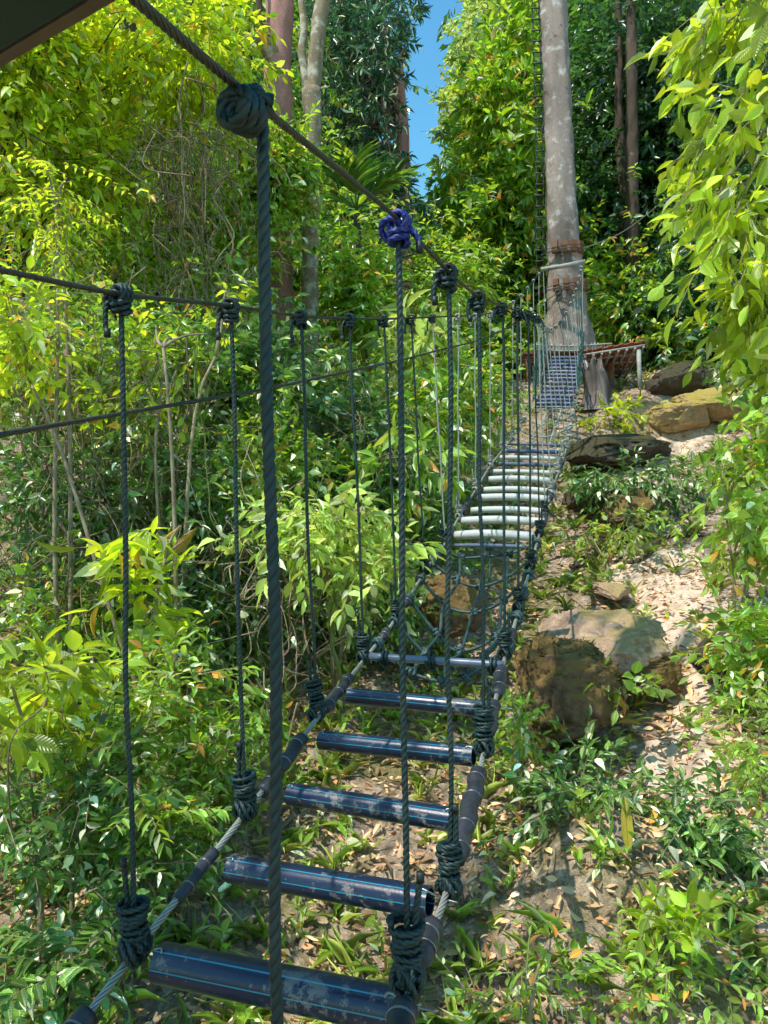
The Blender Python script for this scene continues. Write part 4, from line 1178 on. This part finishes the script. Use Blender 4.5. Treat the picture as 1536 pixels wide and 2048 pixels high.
shrub('large leaved plant behind the fourth left rope', 'leaf_herb', 82, [(740, 850, 880, 960)], 6.2, .20, 34, 6, .34, .3, 'near', 'whorl', .7, dep=.25, clumps=5)
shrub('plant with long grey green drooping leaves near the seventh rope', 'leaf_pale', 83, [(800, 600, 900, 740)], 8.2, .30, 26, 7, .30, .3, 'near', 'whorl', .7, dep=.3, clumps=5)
shrub('pinnate fronds hanging under the cable at the left edge', 'leaf_bright', 84, [(20, 380, 200, 520), (60, 300, 160, 420)], 4.3, .055, 34, 18, .36, .42, 'near', 'pinnate', .6, 'sapling', dep=.25, clumps=8, cat='sapling')

# ----- trees on the left
def tr(px0, py0, d0, px1, py1, d1, r0, r1, nmid=3, wob=.05, seed=0):
    rg = np.random.default_rng(seed); a = P(px0, py0, d0); b = P(px1, py1, d1)
    a[2] = min(a[2], float(g(a[0], a[1])) - .1) if True else a[2]
    out = []
    for i in range(nmid + 2):
        t = i / (nmid + 1); q = a + (b - a) * t + (rg.normal(0, wob, 3) * [1, 1, 0] if 0 < i < nmid + 1 else 0)
        out.append((q, r0 + (r1 - r0) * t))
    return out


def bb(px, py, d, wx, wy, dep): return (P(px, py, d), (wx / 2 / F * d, dep, wy / 2 / F * d))


crown('broadleaf_tree', 'bright yellow green tree filling the upper left corner', 'tree', tr(-150, 1200, 6.5, -60, 200, 6.5, .09, .04)[0][0],
      [bb(110, 120, 6.2, 380, 330, .8), bb(330, 90, 6.6, 300, 300, .8), bb(80, 380, 6.0, 330, 330, .7), bb(-20, 60, 5.6, 260, 400, .6)], 'leaf_bright', 101, .105, .46, 8, .30, 1600, 'mid', 'alt', .3, .35, tr(-150, 1200, 6.5, -60, 200, 6.5, .09, .04), 'bark_dark', .4, clumps=16, spread=.33)
crown('broadleaf_tree', 'green tree hung with brown vines behind the first rope', 'tree', tr(300, 1000, 7.6, 330, 250, 7.6, .08, .035)[0][0],
      [bb(290, 330, 7.4, 330, 360, .9), bb(440, 520, 7.8, 300, 300, .7), bb(555, 330, 7.9, 130, 170, .35), bb(200, 560, 7.0, 380, 300, .8)], 'leaf_mid', 102, .088, .42, 8, .28, 2200, 'mid', 'alt', .35, .35, tr(300, 1000, 7.6, 330, 250, 7.6, .08, .035), 'bark_dark', .3, clumps=18, spread=.38)
crown('broadleaf_tree', 'dark tree behind the reddish trunk', 'tree', tr(470, 900, 11.5, 450, 100, 11.5, .1, .05)[0][0],
      [bb(480, 60, 11.5, 300, 330, 1), bb(430, 260, 11.5, 330, 330, 1), bb(560, 560, 11.3, 300, 380, .9)], 'leaf_mid', 103, .12, .42, 8, .34, 1400, 'mid', 'alt', .35, .35, tr(470, 900, 11.5, 450, 100, 11.5, .1, .05), 'bark_dark', .3, clumps=16, spread=.4)
crown('evergreen_tree', 'dark blue green tree with narrow leaves left of the sky gap', 'tree', tr(812, 760, 14, 792, 120, 14, .17, .12)[0][0],
      [bb(750, 30, 14, 190, 300, 1.2), bb(760, 230, 14, 150, 260, 1.1), bb(690, 150, 13.6, 170, 330, 1.1), bb(740, 420, 14, 170, 260, 1.1)], 'leaf_blue', 104, .20, .20, 9, .35, 1500, 'mid', 'whorl', .35, .3, tr(812, 760, 14, 792, 120, 14, .17, .12), 'bark_pink', .35, clumps=16, spread=.36)
crown('broadleaf_tree', 'leafy tree low behind the mottled forked trunk', 'tree', tr(720, 900, 11.5, 700, 560, 11.5, .1, .05)[0][0],
      [bb(700, 560, 11.5, 330, 300, 1), bb(880, 560, 12, 200, 200, .9), bb(620, 760, 10, 300, 260, .8), bb(715, 590, 8.9, 130, 190, .35)], 'leaf_mid', 105, .13, .36, 8, .34, 1200, 'mid', 'alt', .35, .35, tr(720, 900, 11.5, 700, 560, 11.5, .1, .05), 'bark_dark', .35, clumps=16, spread=.4)
# forked mottled trunk
ft = np.array(G(628, 1000)); fb = P(627, 985, 8.4); fb[2] = float(g(fb[0], fb[1])) - .1
FT = thing('forked_tree', 'slender pale mottled trunk forking upward left of centre', 'tree', fb)
def limb(parent, base, pts, mat, name, sides=20, bumps=.03):
    P3 = np.array([P(x, y, d) for x, y, d, w in pts]); R_ = np.array([w / 2 / F * d for x, y, d, w in pts])
    path = catmull(P3, .08); cl = np.r_[0, np.cumsum(np.linalg.norm(np.diff(P3, axis=0), axis=1))]; pl = np.r_[0, np.cumsum(np.linalg.norm(np.diff(path, axis=0), axis=1))]
    mb = MB(); sweep(mb, path, np.interp(pl, cl, R_), sides)
    V = mb.v[0]; cx = np.repeat(path, sides, axis=0); dv = nrm(V - cx); s = np.repeat(pl, sides); a = np.tile(np.arange(sides) / sides * 6.283, len(path))
    rr_ = np.repeat(np.interp(pl, cl, R_), sides)
    mb.v[0] = V + dv * (rr_ * (bumps * np.sin(s * 13 + 2 * np.sin(a)) + bumps * 1.3 * np.sin(a * 2 + s * 4) + bumps * .8 * np.sin(a * 5 - s * 9)))[:, None]
    return mb.build(name, MAT[mat], parent, base)


limb(FT, fb, [(622, 1060, 8.4, 36), (625, 980, 8.4, 34), (622, 760, 8.4, 33), (620, 560, 8.4, 33), (622, 380, 8.4, 33), (625, 250, 8.4, 33), (623, 180, 8.4, 40)], 'bark_mottled', 'trunk')
limb(FT, fb, [(625, 195, 8.4, 30), (630, 130, 8.4, 31), (637, 60, 8.4, 30), (650, -30, 8.4, 28), (665, -200, 8.5, 26)], 'bark_mottled', 'branch')
limb(FT, fb, [(618, 200, 8.42, 20), (610, 150, 8.4, 17), (604, 100, 8.4, 17), (608, 50, 8.4, 14), (600, -20, 8.4, 13), (590, -160, 8.4, 12)], 'bark_mottled', 'branch')
# reddish trunk with the broken side limb
rb_ = P(562, 800, 8.60); rb_[2] = float(g(rb_[0], rb_[1])) - .1
RD = thing('red_tree', 'stout smooth reddish trunk with a crooked stub limb at top left', 'tree', rb_)
limb(RD, rb_, [(568, 1000, 8.60, 62), (560, 700, 8.60, 56), (555, 400, 8.60, 54), (557, 230, 8.60, 53), (556, 130, 8.60, 56), (558, 60, 8.60, 54), (563, -60, 8.60, 52), (570, -300, 8.60, 46)], 'bark_pink', 'trunk', 28, .035)
limb(RD, rb_, [(550, 118, 8.55, 40), (530, 88, 8.40, 27), (508, 76, 8.30, 24), (490, 90, 8.20, 30), (474, 97, 8.15, 22)], 'bark_mottled', 'branch', 16, .09)
limb(RD, rb_, [(540, 100, 8.50, 22), (526, 60, 8.45, 17), (518, 0, 8.40, 13), (512, -90, 8.40, 11)], 'bark_dark', 'branch', 12, .05)
# trunk under the dark blue-green tree is its own; a second pink trunk peeks at centre
# palm
pb = P(715, 800, 9.5); pb[2] = float(g(pb[0], pb[1]))
PM = thing('palm', 'spiky palm fronds rising behind the cable at centre left', 'palm', pb)
rg = np.random.default_rng(77)
hubp = P(712, 420, 9.5)
mb = MB(); sweep(mb, catmull([pb - [0, 0, .1], (pb + hubp) / 2 + [.1, 0, 0], hubp], .2), .045, 10); mb.build('trunk', MAT['bark_dark'], PM, pb)
for i in range(12):
    a = i / 12 * 6.283 + rg.uniform(-.2, .2); out = np.array([math.cos(a), math.sin(a) * .8, rg.uniform(.5, 1.2)])
    Lg = rg.uniform(.45, .8); st = [hubp, hubp + nrm(out) * Lg * .5, hubp + nrm(out) * Lg - [0, 0, .06], ]
    pp = catmull(st, .03); n = len(pp); mb = MB(); sweep(mb, pp, np.linspace(.012, .004, n), 5)
    T = nrm(np.gradient(pp, axis=0)); idx = np.arange(6, n); S = nrm(np.cross(T, [0, 0, 1.0]))
    for sg in (-1, 1):
        put_leaves(mb, pp[idx], T[idx] * .75 + S[idx] * sg * .7 + [0, 0, .15] + rg.normal(0, .07, (len(idx), 3)), np.tile([0, 0, 1.0], (len(idx), 1)), rg.uniform(.32, .46, len(idx)), .04, 'mid', .8)
    mb.build('frond', MAT['leaf_dark'] if i % 3 else MAT['leaf_mid'], PM, pb)

# ----- trees right of the gap
crown('pale_tree', 'pale sunlit tree with small leaves right of the sky gap', 'tree', tr(960, 700, 24, 980, 100, 24, .2, .1)[0][0],
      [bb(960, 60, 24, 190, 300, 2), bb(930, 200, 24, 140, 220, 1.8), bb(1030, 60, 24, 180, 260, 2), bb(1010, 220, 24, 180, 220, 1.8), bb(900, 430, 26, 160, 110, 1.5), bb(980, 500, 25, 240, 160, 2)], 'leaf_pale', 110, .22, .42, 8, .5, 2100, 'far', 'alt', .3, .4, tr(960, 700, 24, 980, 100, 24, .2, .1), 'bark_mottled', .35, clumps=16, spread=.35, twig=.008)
crown('broadleaf_tree', 'dark big leaved tree just left of the tall trunk', 'tree', tr(1040, 720, 15.5, 1045, 100, 15.5, .16, .08)[0][0],
      [bb(1030, 110, 15, 120, 200, 1), bb(980, 270, 15, 170, 170, 1.1), bb(1035, 330, 15, 130, 260, 1), bb(985, 370, 15, 160, 110, .9), bb(1010, 480, 15.5, 200, 170, 1.2)], 'leaf_mid', 111, .24, .32, 9, .4, 900, 'mid', 'whorl', .35, .35, tr(1040, 720, 15.5, 1045, 100, 15.5, .16, .08), 'bark_dark', .4, clumps=10, spread=.36)
crown('broadleaf_tree', 'bushy green tree behind the upper end of the bridge', 'tree', tr(960, 700, 18, 980, 560, 18, .16, .08)[0][0],
      [bb(980, 540, 17, 260, 190, 1.3), bb(900, 620, 16, 240, 180, 1.3), bb(1060, 600, 17, 200, 220, 1.3), bb(1020, 700, 15, 200, 160, 1)], 'leaf_mid', 112, .17, .42, 8, .4, 2000, 'mid', 'alt', .35, .35, tr(960, 700, 18, 980, 560, 18, .16, .08), 'bark_dark', .3, clumps=18, spread=.4)
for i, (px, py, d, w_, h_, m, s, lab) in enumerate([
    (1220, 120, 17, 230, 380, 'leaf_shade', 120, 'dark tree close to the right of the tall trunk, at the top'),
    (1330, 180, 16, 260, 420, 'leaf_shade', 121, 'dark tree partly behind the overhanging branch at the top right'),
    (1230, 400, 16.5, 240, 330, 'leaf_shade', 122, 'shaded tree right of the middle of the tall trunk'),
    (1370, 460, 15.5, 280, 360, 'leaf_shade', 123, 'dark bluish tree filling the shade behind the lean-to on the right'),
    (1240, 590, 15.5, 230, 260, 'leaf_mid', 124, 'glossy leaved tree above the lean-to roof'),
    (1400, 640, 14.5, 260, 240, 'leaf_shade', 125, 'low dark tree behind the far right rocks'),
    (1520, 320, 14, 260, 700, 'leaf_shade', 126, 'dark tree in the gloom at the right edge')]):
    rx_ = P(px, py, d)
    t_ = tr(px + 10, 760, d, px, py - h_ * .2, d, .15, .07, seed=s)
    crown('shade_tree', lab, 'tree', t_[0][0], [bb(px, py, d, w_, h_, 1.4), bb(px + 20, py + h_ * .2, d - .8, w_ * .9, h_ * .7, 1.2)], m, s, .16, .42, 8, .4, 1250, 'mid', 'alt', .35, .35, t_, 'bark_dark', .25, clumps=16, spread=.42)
# standing dark trunks in the shade on the right
for (x, y0, y1, w_, d, lab) in [(1272, 450, 680, 34, 14.2, 'dark furrowed trunk in the shade right of the tall tree'), (1245, 120, 420, 20, 15.0, 'thin greyish trunk high behind the tall tree')]:
    b = P(x, y1, d); b[2] = float(g(b[0], b[1])) - .1
    e = thing('shade_tree', lab, 'tree', b)
    yb = project(b)[1]
    limb(e, b, [(x + 6, yb, d, w_ * 1.3), (x + 3, (yb + y1) / 2, d, w_ * 1.1), (x, y1 - 60, d, w_), (x - 6, (y0 + y1) / 2, d, w_ * .9), (x - 8, y0, d, w_ * .8), (x - 10, -200, d, w_ * .5)], 'bark_dark', 'trunk', 18, .06)

# ----- far wood and its hill
protos = []
for i, (m, kk_) in enumerate((('leaf_mid', 0), ('leaf_pale', 1), ('leaf_dark', 2))):
    z0 = np.array([0.0, 0, 0]); H = 9
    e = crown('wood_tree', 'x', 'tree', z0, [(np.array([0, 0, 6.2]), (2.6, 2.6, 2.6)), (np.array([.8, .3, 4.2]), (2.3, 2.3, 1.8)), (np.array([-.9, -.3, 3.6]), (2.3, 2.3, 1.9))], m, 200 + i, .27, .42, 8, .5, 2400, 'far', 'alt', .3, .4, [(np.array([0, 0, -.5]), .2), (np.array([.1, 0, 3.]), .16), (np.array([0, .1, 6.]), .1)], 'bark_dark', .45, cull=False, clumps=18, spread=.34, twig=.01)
    protos.append(e)
used = set()
far = [(-15, 21, 0, 1.1), (-11, 20, 2, 1.15), (-7.5, 22, 0, 1.2), (-4.5, 20, 2, 1.1), (-4.2, 26, 2, 1.3), (6.6, 27, 0, .95), (7.5, 23, 2, 1.4), (10.5, 21, 2, 1.4), (13.5, 19, 2, 1.3), (16.5, 21, 0, 1.4), (6.2, 36, 1, .7), (-12, 28, 1, 1.5), (-6.5, 30, 2, 1.6), (9.5, 30, 0, 1.7), (14.5, 29, 2, 1.8), (2.4, 19, 0, .42), (4.6, 21, 0, .7), (1.2, 19, 2, .42), (-1.0, 18, 0, .5), (6, 18.5, 2, .75), (-9, 15, 2, .9), (-6, 14, 0, .75), (-3.6, 15, 2, .75), (11, 16.5, 0, .9), (8.5, 17, 2, .8)]
for i, (x, y, k_, s) in enumerate(far):
    e = protos[k_]
    loc = (x, y, float(g(x, y)) - .2)
    lab = ['mid green tree in the wood on the hill behind', 'pale yellowish tree in the wood on the hill behind', 'dark green tree in the wood on the hill behind'][k_]
    gr = ['mid green wood trees on the hill', 'pale wood trees on the hill', 'dark wood trees on the hill'][k_]
    if k_ in used: copy_tree(e, loc, i * 1.3, s, lab, gr)
    else:
        used.add(k_); e.location = loc; e.rotation_euler = (0, 0, i * 1.3); e.scale = (s, s, s); tag(e, lab, 'tree', gr)

# ----- canopy overhead (added out of view on the sun side to dapple the light)
rgc = np.random.default_rng(300)
for i, (cx, cy, cz, rx_, ry_, n_, lab) in enumerate([(-6.5, 3.5, 11.5, 3.0, 3.2, 1250, 'tall canopy tree added overhead to cast dapples, near left'), (-5.5, 9.5, 13.0, 3.2, 3.4, 1250, 'tall canopy tree added overhead to cast dapples, far left'), (-1.8, 2.5, 11.8, 2.8, 3.2, 1150, 'tall canopy tree added overhead to cast dapples above the near steps'), (-.3, 6.5, 13.2, 3.0, 2.8, 900, 'tall canopy tree added overhead to cast dapples beside the bridge'), (-7.5, 14.5, 14.5, 3.4, 3.0, 700, 'tall canopy tree added overhead to cast dapples behind the left thicket'), (3.0, 9.0, 15.2, 2.8, 3.0, 500, 'tall canopy tree added overhead to cast dapples right of the bridge')]):
    b = np.array([cx - 1.5, cy, float(g(cx - 1.5, cy)) - .1])
    if i == 3: b = np.array([-3.2, 6.5 + 2, float(g(-3.2, 8.5)) - .1])
    if i == 2: b = np.array([-2.6, -1.0, float(g(-2.6, -1)) - .1])
    if i == 5: b = np.array([7.0, 7.0, float(g(7, 7)) - .1])
    tk = [(b, .16), (b * .6 + np.array([cx, cy, cz - 1]) * .4 + [-.4, 0, 1], .13), (np.array([cx, cy, cz - 1]), .07)]
    crown('added_canopy_tree', lab, 'tree', b, [(np.array([cx, cy, cz]), (rx_, ry_, 1.0))], 'leaf_mid', 301 + i, .17, .44, 9, .45, int(n_ * .15), 'mid', 'alt', .3, .35, tk, 'bark_dark', .1, pool=True, clumps=24, spread=.30)

# ----- lianas and bare stems
vr = np.random.default_rng(400)
def strand(px, py0, py1, d, r, wob=.05, lean=0):
    a = P(px, py0, d); b = P(px + lean, py1, d); n = 9
    pts = [a + (b - a) * t + vr.normal(0, wob, 3) * (0 if t in (0, 1) else 1) for t in np.linspace(0, 1, n)]
    mb = MB(); sweep(mb, catmull(pts, .05), r, 6)
    return mb, a
for i in range(40):
    if i < 20: px, y0, y1, d = vr.uniform(0, 400), vr.uniform(650, 850), vr.uniform(1050, 1330), vr.uniform(4.6, 5.4)
    else: px, y0, y1, d = vr.uniform(280, 460), vr.uniform(60, 300), vr.uniform(450, 800), vr.uniform(5.8, 6.8)
    mb, a = strand(px, y0, y1, d, vr.uniform(.003, .0075), .045, vr.uniform(-50, 50))
    lo = i < 20
    tag(mb.build('liana', MAT['vine'] if i % 3 else MAT['vine_green'], None, a), 'thin bare liana hanging in the dark thicket at left' if lo else 'thin brown liana hanging in the tree behind the first rope', 'liana', 'lianas in the left thicket' if lo else 'lianas in the tree behind the first rope')
# tangled brown vine bundle
mb = MB(); c = P(350, 290, 6.0)
for i in range(70):
    a = c + vr.normal(0, 1, 3) * [.28, .2, .16]; b = a + vr.normal(0, 1, 3) * [.3, .15, .12] - [0, 0, vr.uniform(.1, .7)]
    m_ = (a + b) / 2 + vr.normal(0, .12, 3); sweep(mb, catmull([a, m_, b], .04), vr.uniform(.002, .006), 5)
tag(mb.build('vine_tangle', MAT['vine'], None, c), 'brown tangle of dry vines hanging in the upper left tree', 'vine tangle')
for k_, (px, py, d, sx, sz, n_, lab) in enumerate([(120, 760, 5.0, .5, .6, 130, 'tangle of bare pale stems in the thicket at the left edge'), (330, 960, 5.2, .55, .6, 130, 'tangle of thin brown stems between the first two left ropes'), (560, 1180, 4.7, .45, .45, 110, 'tangle of dead straw coloured stems behind the third left rope'), (150, 1090, 4.5, .5, .4, 100, 'tangle of dark looping stems low in the left thicket'), (700, 880, 6.6, .5, .5, 90, 'tangle of thin vines behind the fourth left rope'), (90, 1560, 3.2, .35, .25, 70, 'tangle of dead twigs over the litter at lower left'), (370, 560, 6.3, .5, .5, 100, 'hanging tangle of thin vines above the left hand cable')]):
    mb = MB(); c = P(px, py, d)
    for i in range(n_):
        a = c + vr.normal(0, .5, 3) * [sx, .4, sz]; u = vr.normal(0, 1, 3) * [.35, .25, .9]; L_ = vr.uniform(.2, .9) * (d / 5)
        b = a + nrm(u) * L_; m1 = a * .65 + b * .35 + vr.normal(0, .09, 3); m2 = a * .3 + b * .7 + vr.normal(0, .09, 3)
        sweep(mb, catmull([a, m1, m2, b], .05), vr.uniform(.0012, .004), 4)
    tag(mb.build('vine_tangle', MAT['vine'] if k_ % 2 else MAT['twig'], None, c), lab, 'vine tangle')
# upright bare stems
for x, y0, y1, d, r, lab in [(668, 1130, 1390, 4.5, .013, 'yellow green stem of the sunlit pale shrub'), (720, 60, 500, 7.2, .008, None), (135, 700, 1250, 5.0, .022, 'mossy brown sapling trunk in the thicket at left'), (402, 0, 720, 6.6, .010, 'straight thin brown liana behind the big near rope')]:
    if lab is None: continue
    mb, a = strand(x, y0, y1, d, r, .02)
    tag(mb.build('bare_stem' if d < 4.8 else 'thin_sapling', MAT['vine_green'] if d < 4.8 else MAT['vine'], None, a), lab, 'stem')
# thin wire from the trunk to the right
w0 = P(1160, 500, 12.8); w1 = P(1345, 388, 10.5); mb = MB(); sweep(mb, catmull([w0, (w0 + w1) / 2 - [0, 0, .12], w1], .3), .007, 5)
tag(mb.build('thin_wire', MAT['cable_foot'], None, w0), 'thin wire rising from the trunk to the upper right branch', 'wire')
# twigs and roots on the path
for i, (px, py, L_, lab) in enumerate([(1230, 1110, .9, 'gnarled root crossing the path in the shade'), (1330, 1095, .8, 'second root lying up the path, farther right'), (1180, 1125, .6, 'short root beside the pale steps')]):
    p0 = G(px, py); pts = [p0 + np.array([t * L_, .12 * math.sin(t * 7 + i), 0]) for t in np.linspace(-.5, .5, 7)]
    pts = [np.array([q[0], q[1] + .15 * q[0] * 0, float(g(q[0], q[1])) + .01]) for q in pts]
    mb = MB(); sweep(mb, catmull(pts, .04), .025, 8); tag(mb.build('root', MAT['bark_dark'], None, p0), lab, 'root')

# notable single leaves
def big_leaf(px, py, D, N, ll, lw, col, lab, lift=.05, curl=1.2):
    m = NT('fallen ' + lab[:12]); n_ = m.noise(m.obj(), 22, 4); c_ = m.mix(n_, col, tuple(x * .55 for x in col))
    sep = m.node('ShaderNodeSeparateXYZ'); m.set(sep, 0, m.uv()); u = m.math('ABSOLUTE', m.math('SUBTRACT', sep.outputs[0], .5))
    w_ = m.math('SINE', m.math('MULTIPLY', m.math('SUBTRACT', sep.outputs[1], m.math('MULTIPLY', u, .5)), 60.0))
    c_ = m.mix(m.math('MAXIMUM', m.math('LESS_THAN', u, .03), m.math('MULTIPLY', m.math('GREATER_THAN', w_, .85), .5)), c_, tuple(x * .4 for x in col))
    mt = m.done(m.bsdf(c_, .5, None, .3))
    p = G(px, py) + [0, 0, lift]; mb = MB(); put_leaves(mb, np.array([p]), np.array([D], float), np.array([N], float), ll, lw, 'near', curl)
    tag(mb.build('fallen_leaf', mt, None, p), lab, 'leaf')
big_leaf(1258, 1735, (-.03, .1, 1), (0, -1, .1), .24, .21, (.55, .42, .05), 'long yellow leaf standing upright among dark seedlings', .05, .3)
big_leaf(1235, 1480, (1, .1, .05), (0, -.6, .8), .17, .25, (.55, .26, .05), 'orange leaf lying on the earth below the round boulder', .10)
big_leaf(1480, 1745, (-.25, .1, 1), (.3, -1, .2), .16, .32, (.36, .13, .03), 'curled brown leaf standing near the right edge', .04)
big_leaf(1258, 1880, (.15, .2, -1), (.2, -1, .3), .15, .22, (.45, .33, .22), 'dry tan leaf lying on the slope at lower right', .14)
big_leaf(1500, 1900, (-.1, .1, 1), (.1, -1, .2), .11, .42, (.5, .42, .04), 'small yellow leaf at the lower right edge', .03)

#==SECTION camera==
cd = bpy.data.cameras.new('camera'); cam = bpy.data.objects.new('camera', cd); COL.objects.link(cam)
cd.sensor_fit = 'VERTICAL'; cd.sensor_height = 36; cd.lens = F / 2048 * 36
cd.clip_start = .02; cd.clip_end = 2000
mw = Matrix([list(r) for r in M3]).to_4x4(); mw.translation = Vector(CAM); cam.matrix_world = mw
sc.camera = cam
sd = bpy.data.lights.new('sun', 'SUN'); sun = bpy.data.objects.new('sun', sd); COL.objects.link(sun)
sd.energy = 5.0; sd.angle = rad(.53); sd.color = (1, .965, .88)
sun.rotation_euler = Vector(SUN).to_track_quat('Z', 'Y').to_euler()
w = bpy.data.worlds.new('World'); sc.world = w; w.use_nodes = True
nt = w.node_tree; bg = nt.nodes['Background']
sk = nt.nodes.new('ShaderNodeTexSky'); sk.sky_type = 'NISHITA'; sk.sun_disc = False
sk.sun_elevation = rad(SUN_EL); sk.sun_rotation = rad(SUN_AZ); sk.air_density = 1.3; sk.dust_density = .4; sk.ozone_density = 1.6
hs = nt.nodes.new('ShaderNodeHueSaturation'); hs.inputs['Saturation'].default_value = 1.25; hs.inputs['Value'].default_value = 1.4
nt.links.new(sk.outputs[0], hs.inputs['Color']); tm = nt.nodes.new('ShaderNodeMix'); tm.data_type = 'RGBA'; tm.blend_type = 'MULTIPLY'; tm.inputs[0].default_value = 1; tm.inputs[7].default_value = (.82, 1.2, 1.08, 1)
nt.links.new(hs.outputs[0], tm.inputs[6]); nt.links.new(tm.outputs[2], bg.inputs[0])
bg.inputs[1].default_value = .15
sc.view_settings.view_transform = 'Standard'; sc.view_settings.look = 'None'; sc.view_settings.exposure = 0
sc.render.engine = 'CYCLES'
sc.cycles.use_adaptive_sampling = True; sc.cycles.adaptive_threshold = .04; sc.cycles.adaptive_min_samples = 12
sc.cycles.max_bounces = 6; sc.cycles.transmission_bounces = 4; sc.cycles.diffuse_bounces = 4
print('verts', sum(len(m.vertices) for m in bpy.data.meshes))
